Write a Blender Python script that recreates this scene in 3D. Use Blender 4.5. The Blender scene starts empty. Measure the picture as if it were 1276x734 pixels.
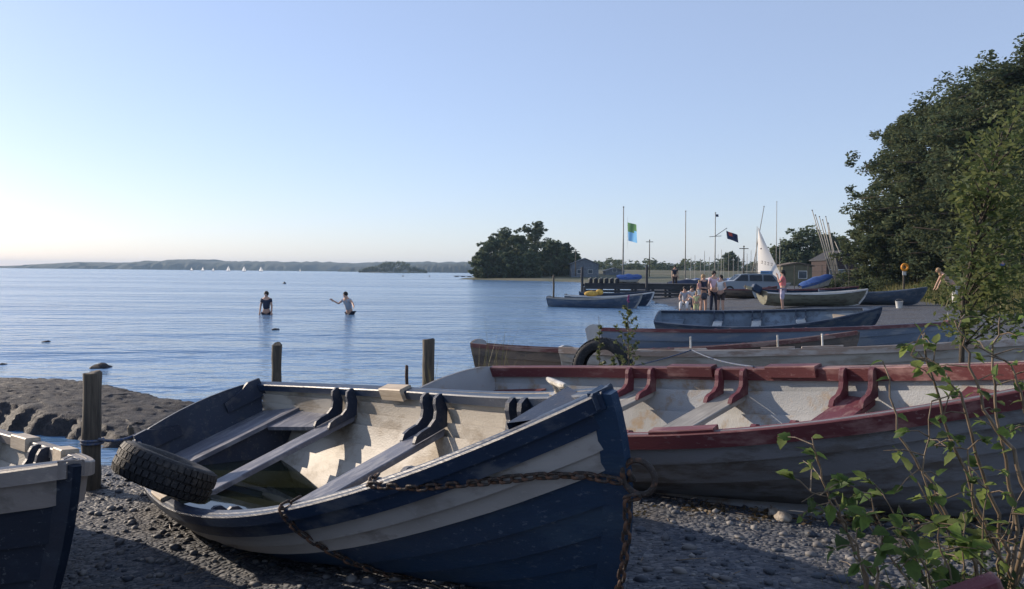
import bpy, bmesh, math, random
import numpy as np
from mathutils import Matrix, Vector, Euler
from math import radians as R, sin, cos, pi
random.seed(7); rng = np.random.default_rng(7)
S = bpy.context.scene; COL = S.collection

# ------------------------------------------------------------------ camera
CAMZ = 1.75; F = 1063.3; CX, HY = 638.0, 339.5; ROLL = math.atan(.0097)
cam_d = bpy.data.cameras.new('camera'); cam = bpy.data.objects.new('camera', cam_d); COL.objects.link(cam)
cam_d.sensor_width = 36; cam_d.lens = 30; cam_d.shift_y = -(367 - HY) / 1276; cam_d.clip_end = 20000; cam_d.clip_start = .05
cam.location = (0, 0, CAMZ)
cam.rotation_euler = (Matrix.Rotation(R(90), 3, 'X') @ Matrix.Rotation(ROLL, 3, 'Z')).to_euler()
S.camera = cam
# ------------------------------------------------------------------ sky, sun, exposure
SUN_AZ, SUN_EL = -58, 18        # azimuth from +Y (view direction), negative = left
w = bpy.data.worlds.new('World'); S.world = w; w.use_nodes = True
nt = w.node_tree; nt.nodes.clear()
sky = nt.nodes.new('ShaderNodeTexSky'); sky.sky_type = 'NISHITA'; sky.sun_disc = False
sky.sun_elevation = R(SUN_EL); sky.sun_rotation = R(SUN_AZ); sky.altitude = 50
sky.air_density = 1.0; sky.dust_density = .35; sky.ozone_density = 2.5
bg = nt.nodes.new('ShaderNodeBackground'); bg.inputs[1].default_value = .1
wo = nt.nodes.new('ShaderNodeOutputWorld')
wb = nt.nodes.new('ShaderNodeMix'); wb.data_type = 'RGBA'; wb.blend_type = 'MULTIPLY'; wb.inputs[0].default_value = 1; wb.inputs[7].default_value = (1.0, .955, 1.12, 1)   # cool white balance of the photograph
ve = nt.nodes.new('ShaderNodeMix'); ve.data_type = 'RGBA'; ve.inputs[0].default_value = .42; ve.inputs[7].default_value = (3.7, 4.3, 5.4, 1)   # even veil of thin high haze over the whole sky
nt.links.new(sky.outputs[0], wb.inputs[6]); nt.links.new(wb.outputs[2], ve.inputs[6]); nt.links.new(ve.outputs[2], bg.inputs[0]); nt.links.new(bg.outputs[0], wo.inputs[0])
sd = bpy.data.lights.new('sun', 'SUN'); sd.energy = 3.7; sd.angle = R(.6); sd.color = (1, .84, .66)
sun = bpy.data.objects.new('sun', sd); COL.objects.link(sun)
SDIR = Vector((sin(R(SUN_AZ)) * cos(R(SUN_EL)), cos(R(SUN_AZ)) * cos(R(SUN_EL)), sin(R(SUN_EL))))
sun.rotation_euler = SDIR.to_track_quat('Z', 'Y').to_euler(); sun.location = SDIR * 60
vs = S.view_settings; vs.view_transform = 'Standard'; vs.look = 'None'; vs.gamma = 1; vs.exposure = 0.72

# ------------------------------------------------------------------ helpers
def ray(px, py):
    dx, dy = px - CX, py - HY; c, s = cos(ROLL), sin(ROLL)
    x = dx * c + dy * s; y = -dx * s + dy * c
    return x / F, -y / F           # right, up per metre of depth
def at(px, py, Y):                 # the point at depth Y seen at this pixel
    a, b = ray(px, py); return Vector((a * Y, Y, CAMZ + b * Y))
def on(px, py, z=0.):              # the point at height z seen at this pixel
    a, b = ray(px, py); Y = (z - CAMZ) / b; return Vector((a * Y, Y, z))
def xat(px, Y, py=345): return ray(px, py)[0] * Y
def link(name, me, parent=None):
    o = bpy.data.objects.new(name, me); COL.objects.link(o)
    if parent is not None: o.parent = parent
    return o
def tag(o, label=None, cat=None, group=None, kind=None):
    for k, v in (('label', label), ('category', cat), ('group', group), ('kind', kind)):
        if v: o[k] = v
    return o
def thing(name, label, cat, loc=(0, 0, 0), rot=(0, 0, 0), group=None):
    o = link(name, None); o.location = loc; o.rotation_euler = rot; o.empty_display_size = .1
    return tag(o, label, cat, group)
def copy_tree(o, parent=None):
    c = o.copy(); COL.objects.link(c)
    if parent is not None: c.parent = parent
    for ch in list(o.children): copy_tree(ch, c)
    return c

class MB:
    def __init__(s): s.v = []; s.f = []; s.m = []
    def add(s, vs, fs, m=0):
        n = len(s.v); s.v += [tuple(v) for v in vs]; s.f += [tuple(i + n for i in f) for f in fs]; s.m += [m] * len(fs); return s
    def box(s, c, size, M=None, m=0, ch=0.):
        hx, hy, hz = [q / 2 for q in size]
        ch = min(ch, hx * .9, hy * .9, hz * .9)
        if ch <= 0:
            vs = [Vector((x, y, z)) for x in (-hx, hx) for y in (-hy, hy) for z in (-hz, hz)]
            fs = [(0, 1, 3, 2), (4, 6, 7, 5), (0, 4, 5, 1), (2, 3, 7, 6), (0, 2, 6, 4), (1, 5, 7, 3)]
        else:
            bm = bmesh.new(); bmesh.ops.create_cube(bm, size=1)
            for q in bm.verts: q.co = (q.co.x * 2 * hx, q.co.y * 2 * hy, q.co.z * 2 * hz)
            bmesh.ops.bevel(bm, geom=list(bm.edges), offset=ch, segments=1, affect='EDGES')
            bm.verts.index_update()
            vs = [q.co.copy() for q in bm.verts]; fs = [tuple(q.index for q in f.verts) for f in bm.faces]; bm.free()
        c = Vector(c)
        vs = [(M @ v if M else v) + c for v in vs]
        return s.add(vs, fs, m)
    def tube(s, pts, r, seg=8, m=0, cap=True):
        pts = [Vector(p) for p in pts]; n = len(pts)
        rs = r if isinstance(r, (list, tuple)) else [r] * n
        vs = []; up = None
        for i, p in enumerate(pts):
            t = (pts[min(i + 1, n - 1)] - pts[max(i - 1, 0)])
            t = t.normalized() if t.length > 1e-9 else Vector((0, 0, 1))
            if up is None: up = Vector((1, 0, 0)) if abs(t.x) < .8 else Vector((0, 1, 0))
            a = (up - t * up.dot(t)).normalized(); b = t.cross(a); up = a
            for k in range(seg):
                q = 2 * pi * k / seg; vs.append(p + (a * cos(q) + b * sin(q)) * rs[i])
        fs = [(i * seg + k, i * seg + (k + 1) % seg, (i + 1) * seg + (k + 1) % seg, (i + 1) * seg + k) for i in range(n - 1) for k in range(seg)]
        if cap: fs += [tuple(reversed(range(seg))), tuple((n - 1) * seg + k for k in range(seg))]
        return s.add(vs, fs, m)
    def lathe(s, prof, seg=24, M=None, m=0, closed=False):   # prof: (r,z)
        n = len(prof); vs = []
        for k in range(seg):
            a = 2 * pi * k / seg
            for r, z in prof: 
                v = Vector((r * cos(a), r * sin(a), z)); vs.append(M @ v if M else v)
        fs = []
        for k in range(seg):
            k2 = (k + 1) % seg
            for i in range(n if closed else n - 1):
                j = (i + 1) % n; fs.append((k * n + i, k2 * n + i, k2 * n + j, k * n + j))
        return s.add(vs, fs, m)
    def prism(s, poly, fn, d0, d1, m=0):   # poly of (a,b); fn(a,b,d) -> point
        n = len(poly); vs = [fn(a, b, d0) for a, b in poly] + [fn(a, b, d1) for a, b in poly]
        fs = [tuple(range(n)), tuple(reversed(range(n, 2 * n)))] + [(i, n + i, n + (i + 1) % n, (i + 1) % n) for i in range(n)]
        return s.add(vs, fs, m)
    def ball(s, c, r, m=0, sub=2, sc=(1, 1, 1), M=None):
        bm = bmesh.new(); bmesh.ops.create_icosphere(bm, subdivisions=sub, radius=1); bm.verts.index_update()
        vs = []
        for q in bm.verts:
            v = Vector((q.co.x * r * sc[0], q.co.y * r * sc[1], q.co.z * r * sc[2])); vs.append((M @ v if M else v) + Vector(c))
        fs = [tuple(q.index for q in f.verts) for f in bm.faces]; bm.free(); return s.add(vs, fs, m)
    def grid(s, rows, m=0, close=False):   # rows: list of equal-length point lists
        a, b = len(rows), len(rows[0]); vs = [p for r_ in rows for p in r_]
        fs = [(i * b + j, i * b + j + 1, (i + 1) * b + j + 1, (i + 1) * b + j) for i in range(a - 1) for j in range(b - 1)]
        return s.add(vs, fs, m)
    def build(s, name, mats, parent=None, smooth=False, angle=None, fix=True):
        me = bpy.data.meshes.new(name); me.from_pydata(s.v, [], s.f)
        mats = mats if isinstance(mats, (list, tuple)) else [mats]
        for q in mats: me.materials.append(q)
        if len(mats) > 1: me.polygons.foreach_set('material_index', s.m)
        if fix:
            bm = bmesh.new(); bm.from_mesh(me); bmesh.ops.recalc_face_normals(bm, faces=bm.faces); bm.to_mesh(me); bm.free()
        if smooth: me.polygons.foreach_set('use_smooth', [True] * len(me.polygons))
        if smooth and angle: me.set_sharp_from_angle(angle=R(angle))
        me.update()
        return link(name, me, parent)

# ------------------------------------------------------------------ materials
MATS = {}
def nmat(name):
    m = bpy.data.materials.new(name); m.use_nodes = True; n = m.node_tree.nodes; n.clear()
    o = n.new('ShaderNodeOutputMaterial'); p = n.new('ShaderNodeBsdfPrincipled'); m.node_tree.links.new(p.outputs[0], o.inputs[0])
    MATS[name] = m; return m, m.node_tree, p
def N(t, kind, **kw):
    n = t.nodes.new('ShaderNode' + kind)
    for k, v in kw.items():
        if k in n.inputs.keys(): n.inputs[k].default_value = v
        else: setattr(n, k, v)
    return n
def ramp(t, fac, stops):
    r_ = t.nodes.new('ShaderNodeValToRGB'); e = r_.color_ramp.elements
    while len(e) < len(stops): e.new(.5)
    for q, (p, c) in zip(e, stops): q.position = p; q.color = (*c, 1) if len(c) == 3 else c
    t.links.new(fac, r_.inputs[0]); return r_.outputs[0]
def mixc(t, a, b, fac, mode='MIX'):
    m = t.nodes.new('ShaderNodeMix'); m.data_type = 'RGBA'; m.blend_type = mode
    for sock, v in ((m.inputs[0], fac), (m.inputs[6], a), (m.inputs[7], b)):
        if hasattr(v, 'links'): t.links.new(v, sock)
        elif isinstance(v, (int, float)): sock.default_value = v
        else: sock.default_value = (*v, 1)
    return m.outputs[2]
def mat(name, c, worn=None, wear=.45, rough=.55, bump=.15, scale=7., streak=1., var=.25, spec=.35, metal=0., fine=90.):
    """painted / weathered surface: base colour, patches of a second worn colour, slow tone variation, fine relief"""
    if name in MATS: return MATS[name]
    m, t, p = nmat(name)
    tc = N(t, 'TexCoord'); mp = N(t, 'Mapping'); mp.inputs['Scale'].default_value = (1 / streak, 1, 1)
    t.links.new(tc.outputs['Object'], mp.inputs[0])
    n1 = N(t, 'TexNoise', Scale=scale, Detail=9., Roughness=.62); n2 = N(t, 'TexNoise', Scale=scale * .33, Detail=4.)
    n3 = N(t, 'TexNoise', Scale=fine, Detail=4.)
    for q in (n1, n2, n3): t.links.new(mp.outputs[0], q.inputs[0])
    lo = tuple(x * (1 - var) for x in c); hi = tuple(min(1, x * (1 + var)) for x in c)
    col = ramp(t, n2.outputs[0], [(.3, lo), (.7, hi)])
    if worn:
        k = ramp(t, n1.outputs[0], [(.5 + (.5 - wear) * .5 - .05, (0, 0, 0)), (.5 + (.5 - wear) * .5 + .06, (1, 1, 1))])
        col = mixc(t, col, worn, k)
        n4 = N(t, 'TexNoise', Scale=scale * 6.5, Detail=6., Roughness=.7); t.links.new(mp.outputs[0], n4.inputs[0])
        col = mixc(t, col, tuple(.5 * a_ + .5 * b_ + .05 for a_, b_ in zip(worn, c)), ramp(t, n4.outputs[0], [(.60, (0, 0, 0)), (.64, (.75, .75, .75))]))
    t.links.new(col, p.inputs['Base Color'])
    rr = N(t, 'MapRange'); rr.inputs[3].default_value = max(.05, rough - .12); rr.inputs[4].default_value = min(1, rough + .15)
    t.links.new(n1.outputs[0], rr.inputs[0]); t.links.new(rr.outputs[0], p.inputs['Roughness'])
    p.inputs['Specular IOR Level'].default_value = spec; p.inputs['Metallic'].default_value = metal
    if bump:
        ad = N(t, 'Math', operation='ADD'); t.links.new(n1.outputs[0], ad.inputs[0]); t.links.new(n3.outputs[0], ad.inputs[1])
        b = N(t, 'Bump', Strength=bump, Distance=.01); t.links.new(ad.outputs[0], b.inputs['Height']); t.links.new(b.outputs[0], p.inputs['Normal'])
    return m
def wood(name, c1, c2, rough=.6, scale=3., axis=0, bump=.3):
    if name in MATS: return MATS[name]
    m, t, p = nmat(name)
    tc = N(t, 'TexCoord'); mp = N(t, 'Mapping'); sc = [14., 14., 14.]; sc[axis] = 1.; mp.inputs['Scale'].default_value = sc
    t.links.new(tc.outputs['Object'], mp.inputs[0])
    n1 = N(t, 'TexNoise', Scale=scale, Detail=8., Roughness=.65, Distortion=.6); t.links.new(mp.outputs[0], n1.inputs[0])
    n2 = N(t, 'TexNoise', Scale=1.4, Detail=4.); t.links.new(tc.outputs['Object'], n2.inputs[0])
    col = ramp(t, n1.outputs[0], [(.35, c1), (.65, c2)])
    col = mixc(t, col, tuple(x * .55 for x in c1), ramp(t, n2.outputs[0], [(.5, (0, 0, 0)), (.75, (.7, .7, .7))]))
    t.links.new(col, p.inputs['Base Color']); p.inputs['Roughness'].default_value = rough
    b = N(t, 'Bump', Strength=bump, Distance=.01); t.links.new(n1.outputs[0], b.inputs['Height']); t.links.new(b.outputs[0], p.inputs['Normal'])
    return m
def sailmat(name, c):
    m, t, p = nmat(name); p.inputs['Base Color'].default_value = (*c, 1); p.inputs['Roughness'].default_value = .7; tr = N(t, 'BsdfTranslucent'); tr.inputs[0].default_value = (*c, 1); ms = N(t, 'MixShader'); ms.inputs[0].default_value = .55
    o = [q for q in t.nodes if q.type == 'OUTPUT_MATERIAL'][0]; t.links.new(p.outputs[0], ms.inputs[1]); t.links.new(tr.outputs[0], ms.inputs[2]); t.links.new(ms.outputs[0], o.inputs[0]); return m
def leafmat(name, a, b, c, trans=.35, rough=.55, ns=.35):
    if name in MATS: return MATS[name]
    m, t, p = nmat(name)
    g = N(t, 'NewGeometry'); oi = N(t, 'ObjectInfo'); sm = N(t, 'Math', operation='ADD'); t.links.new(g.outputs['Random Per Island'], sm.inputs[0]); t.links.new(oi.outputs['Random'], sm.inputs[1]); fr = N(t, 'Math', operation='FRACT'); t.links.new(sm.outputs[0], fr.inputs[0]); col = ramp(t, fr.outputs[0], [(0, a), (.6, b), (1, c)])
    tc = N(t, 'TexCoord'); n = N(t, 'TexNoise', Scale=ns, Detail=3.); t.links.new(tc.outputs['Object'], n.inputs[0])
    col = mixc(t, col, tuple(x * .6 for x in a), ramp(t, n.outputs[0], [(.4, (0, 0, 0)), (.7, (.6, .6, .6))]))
    t.links.new(col, p.inputs['Base Color']); p.inputs['Roughness'].default_value = rough; p.inputs['Specular IOR Level'].default_value = .2
    tr = N(t, 'BsdfTranslucent'); ms = N(t, 'MixShader'); ms.inputs[0].default_value = trans
    tc2 = mixc(t, col, (1., 1., .5), .12); t.links.new(tc2, tr.inputs[0])
    o = [q for q in t.nodes if q.type == 'OUTPUT_MATERIAL'][0]
    t.links.new(p.outputs[0], ms.inputs[1]); t.links.new(tr.outputs[0], ms.inputs[2]); t.links.new(ms.outputs[0], o.inputs[0])
    return m

M_navy = mat('navy_paint', (.012, .035, .078), (.024, .05, .09), .34, rough=.5, streak=3, bump=.2)
M_blue = mat('blue_gunwale_paint', (.012, .027, .06), (.07, .08, .10), .34, rough=.42, streak=4)
M_cream = mat('cream_paint', (.32, .305, .295), (.20, .185, .175), .34, rough=.55, streak=3)
M_inner = mat('weathered_cream_interior', (.43, .395, .34), (.29, .25, .20), .42, rough=.6, scale=5, streak=2, bump=.3)
M_olive = mat('algae_stained_floor', (.10, .10, .06), (.05, .055, .03), .5, rough=.6)
M_navythw = mat('dark_thwart_paint', (.13, .135, .165), (.24, .24, .26), .42, rough=.42, streak=.3)  # sky reflection on the seat tops is lightened into this paint
M_knee = mat('dark_knee_paint', (.02, .03, .055), (.06, .06, .07), .34, rough=.45)
M_red = mat('weathered_red_paint', (.115, .03, .034), (.24, .13, .12), .38, rough=.5, streak=4)
M_maroon = mat('maroon_paint', (.13, .035, .045), (.22, .12, .11), .36, rough=.5, streak=.4)
M_greyin = mat('pale_grey_interior', (.34, .35, .355), (.29, .22, .15), .34, rough=.6, scale=4, bump=.3)
M_greyhull = mat('grey_hull_paint', (.19, .195, .21), (.12, .11, .105), .42, rough=.55, streak=4, bump=.3)
M_greywood = wood('grey_wood', (.22, .21, .19), (.42, .40, .36), axis=1)
M_postwood = wood('post_wood', (.045, .038, .03), (.13, .105, .075), axis=2, bump=.8, rough=.8)
M_padwood = wood('pale_wood', (.34, .27, .19), (.52, .44, .34), axis=0)
M_rub = mat('tyre_rubber', (.022, .023, .026), (.07, .065, .06), .33, rough=.7, bump=.4)
M_iron = mat('rusty_iron', (.035, .028, .025), (.12, .06, .035), .42, rough=.65, bump=.5, scale=30)
M_steel = mat('galvanised_steel', (.5, .48, .44), (.3, .27, .22), .4, rough=.4, metal=.7)
M_rope = mat('blue_rope', (.05, .08, .16), (.14, .15, .17), .5, rough=.8, scale=60)
M_dark = mat('dark_metal', (.03, .032, .036), None, rough=.5)
M_white = mat('white_gelcoat', (.62, .62, .60), (.42, .40, .36), .33, rough=.4, streak=3)
M_alu = mat('pale_aluminium', (.33, .31, .27), None, rough=.5, metal=.1)

# ------------------------------------------------------------------ boat geometry
class Hull:
    def __init__(s, P, loc, ypr):
        s.L, s.B, s.tr, s.z0, s.zb, s.zst, s.um, s.p = P
        s.loc = Vector((loc[0], loc[1], loc[2] + CAMZ)); s.e = Euler((R(ypr[2]), R(ypr[1]), R(ypr[0])), 'XYZ'); s.M = s.e.to_matrix()
        s.ts = np.linspace(0, 1, 90); s.arcs = {}
    def arc(s, u):
        k = round(float(u), 3)
        if k not in s.arcs:
            q = np.array([s.raw(min(k, .985), t)[1:] for t in s.ts]); d = np.r_[0, np.cumsum(np.linalg.norm(np.diff(q, axis=0), axis=1))]; s.arcs[k] = d / d[-1]
        return s.arcs[k]
    def hb(s, u):
        a = 1 - (1 - s.tr) * ((s.um - u) / s.um) ** 2 if u < s.um else 1 - max(0, min(1, (u - s.um) / (1 - s.um))) ** s.p
        return s.B / 2 * a
    def zs(s, u): return s.z0 + s.zb * max(0, (u - .35) / .65) ** 2 + s.zst * max(0, (.35 - u) / .35) ** 2
    def zk(s, u): return .09 * max(0, (u - .78) / .22) ** 2 + .05 * max(0, (.2 - u) / .2) ** 2
    def raw(s, u, t):
        b, zs, zk = s.hb(u), s.zs(u), s.zk(u)
        n = 2.25 if u < .4 else 2.25 - 1.2 * ((u - .4) / .6) ** 1.3
        fl = .22
        y = b * ((1 - fl) * sin(t * pi / 2) ** (2 / n) + fl * t ** 1.1); zr = 1 - cos(t * pi / 2) ** (2 / n)
        zr = .9 * zr + .1 * t
        x = u * s.L - .42 * u ** 7 * (1 - zr) ** 1.7 + .09 * (1 - u) ** 8 * (1 - zr)
        return np.array([x, y, zk + (zs - zk) * zr])
    def pt(s, u, g, side=1, off=0.):         # g: girth fraction 0 keel .. 1 sheer
        t = float(np.interp(g, s.arc(u), s.ts)); p = s.raw(u, t)
        if off:
            h = 1e-3; t0 = max(t - h, 1e-3)
            dt = s.raw(u, t0 + 2 * h if t0 + 2 * h <= 1 else 1.) - s.raw(u, t0); u0 = min(u, 1 - 2 * h)
            du = s.raw(u0 + h, t) - s.raw(u0, t)
            n = np.cross(dt, du); l = np.linalg.norm(n); n = n / l if l > 1e-12 else np.array([0, 1., 0])
            if n[1] < 0: n = -n
            p = p + n * off
        return Vector((p[0], p[1] * side, p[2]))
    def yin(s, u, z):
        q = np.array([s.raw(u, t)[1:] for t in s.ts[::3]]); return max(0., float(np.interp(z, q[:, 1], q[:, 0])) - .02)
    def W(s, p): return s.M @ Vector(p) + s.loc
    def low(s, u):
        best = None
        for sd in (-1, 1):
            for g in np.linspace(0, 1, 21):
                q = s.W(s.pt(u, g, sd) - Vector((0, 0, .035 if g == 0 else .01)))
                if best is None or q.z < best.z: best = q
        return best
def rail(h, side, y0, y1, z0, z1, ua=0., ub=.9985, n=40, ch=.006):
    """bar following the sheer line; y inward from the outer edge, z below the sheer"""
    rows = []
    for i in range(n + 1):
        u = ua + (ub - ua) * i / n
        b, b2 = h.hb(max(u - .004, 0)), h.hb(min(u + .004, 1)); tx, ty = .008 * h.L, (b2 - b); l = math.hypot(tx, ty); nx, ny = -ty / l, tx / l
        o = Vector((u * h.L, h.hb(u) * side, h.zs(u) + .0008 * side))
        def q(i_, z): return o + Vector((-nx * i_, -ny * side * i_, -z))
        rows.append([q(y0, z0 + ch), q(y0 + ch, z0), q(y1 - ch, z0), q(y1, z0 + ch), q(y1, z1), q(y0, z1), q(y0, z0 + ch)])
    mb = MB(); mb.grid(rows); k = len(rows[0])
    mb.f += [tuple(range(k - 1)), tuple(reversed([n * k + j for j in range(k - 1)]))]; mb.m += [0, 0]
    return mb
def build_boat(name, label, h, sc, group=None, detail=2, cat='boat'):
    """sc: strakes (materials from the sheer down), inner, rail, stem, transom, thwarts [(u, material)], knee ..."""
    root = thing(name, label, cat, h.loc, h.e, group)
    ns = len(sc['strakes']); nu = 30 if detail == 2 else 18
    us = [(.5 - .5 * cos(pi * (i / nu) ** .9)) * .5 + .5 * (i / nu) for i in range(nu + 1)]; us = [min(u, .997) for u in us]
    lap = sc.get('lap', .022); th = .012; bnd = sc.get('bounds') or [1 - i / ns for i in range(ns + 1)]
    for sd in (-1, 1):
        for k in range(ns):
            ga, gb = bnd[k + 1], bnd[k]; rows_o, rows_i = [], []
            for u in us:
                ro, ri = [], []
                for r_ in range(4):
                    f = r_ / 3; g = max(0, ga - (.018 if ga > 0 else 0)) * (1 - f) + gb * f
                    taper = 1 if u < .9 else max(0, (1 - u) / .1)
                    off = lap * (1 - f) * (.25 + .75 * taper)
                    ro.append(h.pt(u, g, sd, off)); ri.append(h.pt(u, g, sd, off - th))
                rows_o.append(ro); rows_i.append(ri)
            mb = MB(); mb.grid(rows_o, 0); mb.grid(rows_i, 1)
            for col_ in (0, 3): mb.grid([[a[col_], b[col_]] for a, b in zip(rows_o, rows_i)], 0)
            for i in (0, -1): mb.grid([rows_o[i], rows_i[i]], 0)
            bmw = mb.build('plank', [sc['strakes'][k], sc['inner']], root, smooth=True, angle=35, fix=False)
            if sd == 1: bmw.data.flip_normals()
    for sd in (-1, 1):
        rail(h, sd, -.022, .05, 0, sc.get('rail_h', .055)).build('gunwale', sc['rail'], root, smooth=True, angle=30)
        if sc.get('rub'):
            rail(h, sd, -.034, -.018, .062, .092, ua=0, ub=.985).build('rubbing_strake', sc['rub'], root, smooth=True, angle=30)
    # stem, keel
    prof = [h.pt(1., g) for g in np.linspace(1, 0, 12)]; prof = [Vector((p.x, 0, p.z)) for p in prof]
    prof[0].z -= .012
    rows = []
    for i, p in enumerate(prof):
        t = (prof[min(i + 1, 11)] - prof[max(i - 1, 0)]).normalized(); n = Vector((-t.z, 0, t.x)); n = n if n.x > 0 else -n
        rows.append([p + n * .03 + Vector((0, -.014, 0)), p + n * .03 + Vector((0, .014, 0)), p - n * .06 + Vector((0, .032, 0)), p - n * .06 + Vector((0, -.032, 0)), p + n * .03 + Vector((0, -.014, 0))])
    mb = MB(); mb.grid(rows); mb.f += [(0, 1, 2, 3)]; mb.m += [0]
    mb.build('stem', sc['stem'], root)
    mb = MB(); mb.grid([[Vector((h.pt(u, 0).x, y, h.zk(u) + z)) for y, z in ((-.022, .0), (-.018, -.035), (.018, -.035), (.022, 0))] for u in np.linspace(0, 1, 14)])
    mb.build('keel', sc['stem'], root)
    # transom
    gs = list(np.linspace(1, 0, 12)); pl = [h.pt(0, g, -1) for g in gs] + [h.pt(0, g, 1) for g in reversed(gs)][1:]
    yt = pl[0].y; top = [Vector((pl[-1].x, y, h.zs(0) + .012 + .05 * (1 - (y / yt) ** 2))) for y in np.linspace(-yt, yt, 9)[1:-1]]
    pl = pl + top; mb = MB(); n = len(pl)
    mb.add([p + Vector((-.012, 0, 0)) for p in pl] + [p + Vector((.022, 0, 0)) for p in pl],
           [tuple(range(n)), tuple(reversed(range(n, 2 * n)))] + [(i, n + i, n + (i + 1) % n, (i + 1) % n) for i in range(n)], 0)
    mb.m[1] = 1
    mb.build('transom', [sc['transom'], sc.get('transom_in', sc['inner'])], root)
    def thwart(u, m, w_=.22, dz=.19, kn=True, nm='thwart'):
        z = h.zs(u) - dz; x0 = u * h.L; mb = MB(); rows = []
        for xx, zz in ((-.5, -.035), (-.5, -.006), (-.47, 0), (.47, 0), (.5, -.006), (.5, -.035), (-.5, -.035)):
            x = x0 + xx * w_; y = h.yin(min(x / h.L, .99), z + zz); rows.append([Vector((x, -y, z + zz)), Vector((x, -y * .33, z + zz)), Vector((x, y * .33, z + zz)), Vector((x, y, z + zz))])
        mb.grid(rows); mb.build(nm, m, root)
        if kn:
            D = dz - .012
            poly = [(.0, 0), (.02, .006), (.05, -.005), (.067, -.035), (.075, -.075), (.10, -.115), (.15, -.14), (.21, -.142), (.25, -.152), (.275, -dz + .012), (.28, -dz + .001)]
            for sd in (-1, 1):
                for e in (-1, 1):
                    x = x0 + e * w_ * .5; uu = x / h.L; b = h.hb(uu) - .045; zz = h.zs(uu) + .006
                    bo = b - h.yin(uu, zz - dz); mb = MB(); mb.prism(poly + [(bo, -dz + .001), (b - h.yin(uu, zz - dz * .5) + .002, -dz * .5)], lambda a, c, d: Vector((x + d, sd * (b - a), zz + c - .004)), -.016, .016); mb.build('thwart_knee', sc['knee'], root)
    for q in sc['thwarts']: thwart(*q)
    def plate(nm, m, ua, ub, dz, th_=.03, front=False, back=False):
        mb = MB(); rows = []; n_ = 8; z = h.zs((ua + ub) / 2) - dz
        for i in range(n_ + 1):
            u = ua + (ub - ua) * i / n_; y = max(.004, h.yin(u, z)); rows.append([Vector((u * h.L, v * y, z)) for v in (-1, -.5, 0, .5, 1)])
        mb.grid(rows); mb.grid([[p - Vector((0, 0, th_)) for p in r_] for r_ in rows])
        for r_ in (rows[0], rows[-1]): mb.grid([r_, [p - Vector((0, 0, th_)) for p in r_]])
        o = mb.build(nm, m, root)
        if front:
            mb = MB(); u = ub - .006
            mb.grid([[Vector((u * h.L, v * max(0, h.yin(u, zz)), zz)) for v in (-1, -.5, 0, .5, 1)] for zz in np.linspace(z - .03, max(.03, z - .30), 6)])
            mb.build(nm + '_front', sc.get('seat_front', m), root)
        return o
    if sc.get('stern_seat'): plate('stern_seat', sc['stern_seat'], .012, .115, .2, front=True)
    if sc.get('bow_seat'): plate('bow_seat', sc['bow_seat'], .80, .92, .17)
    if detail == 2: plate('breasthook', sc['knee'], .925, .985, .012, .04)
    if detail == 2 and sc.get('boards', True):
        # floorboards
        for y in (-.36, -.18, 0, .18, .36):
            mb = MB(); rows = []
            for i in range(11):
                u = .13 + .6 * i / 10; z = .075 + abs(y) * .06 + h.zk(u)
                rows.append([Vector((u * h.L, y - .075, z)), Vector((u * h.L, y + .075, z))])
            mb.grid(rows); mb.grid([[p - Vector((0, 0, .018)) for p in r_] for r_ in rows]); mb.grid([[r_[0], r_[0] - Vector((0, 0, .018))] for r_ in rows]); mb.grid([[r_[1], r_[1] - Vector((0, 0, .018))] for r_ in rows])
            mb.build('floorboard', sc.get('floor', sc['inner']), root)
    for (u, sd, ln) in sc.get('pads', []):
        a, b = u - ln / h.L / 2, u + ln / h.L / 2
        pd = rail(h, sd, -.012, .075, -.022, .06, ua=a, ub=b, n=4).build('rowlock_pad', sc.get('pad', sc['rail']), root)
        if sc.get('pins'):
            c = Vector((u * h.L, sd * (h.hb(u) - .03), h.zs(u))); MB().tube([c + Vector((0, 0, .0)), c + Vector((0, 0, .15))], .009, 6).build('rowlock_pin', M_steel, root)
    return root
# poses fitted from the photograph: P = length, beam, transom, sheer ...; loc relative to the eye
HB = Hull([5.276, 1.5652, .668, .487, .480, .106, .382, 1.827], (-2.355, 7.080, -1.697), (-55.46, -4.888, 21.42))
HR = Hull([5.319, 1.6356, .698, .603, .340, .040, .378, 2.000], (-.462, 7.787, -1.636), (-45.38, -3.957, 11.25))
HL = Hull([4.891, 1.573, .69, .577, .314, .069, .387, 1.945], (-5.045, 6.158, -1.70), (-42.88, -1.9, -1.68))
HW = Hull([5.156, 1.585, .688, .563, .226, .07, .41, 2.03], (.732, 10.327, -1.589), (-20.25, -2.52, -11.25))
HBR = Hull([5.252, 1.44, .69, .565, .267, .074, .4, 1.998], (-.476, 12.43, -1.674), (-10.35, -1.13, -4.4))
HBL = Hull([6.26, 1.46, .707, .641, .115, .048, .402, 2.005], (1.305, 13.40, -1.555), (8.04, -.55, -5.3))
H5 = Hull([5.063, 1.59, .693, .561, .283, .06, .434, 2.184], (3.632, 21.074, -1.636), (-18.13, -1.3, 11.8))
HULLS = [HB, HR, HL, HW, HBR, HBL, H5]

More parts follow.
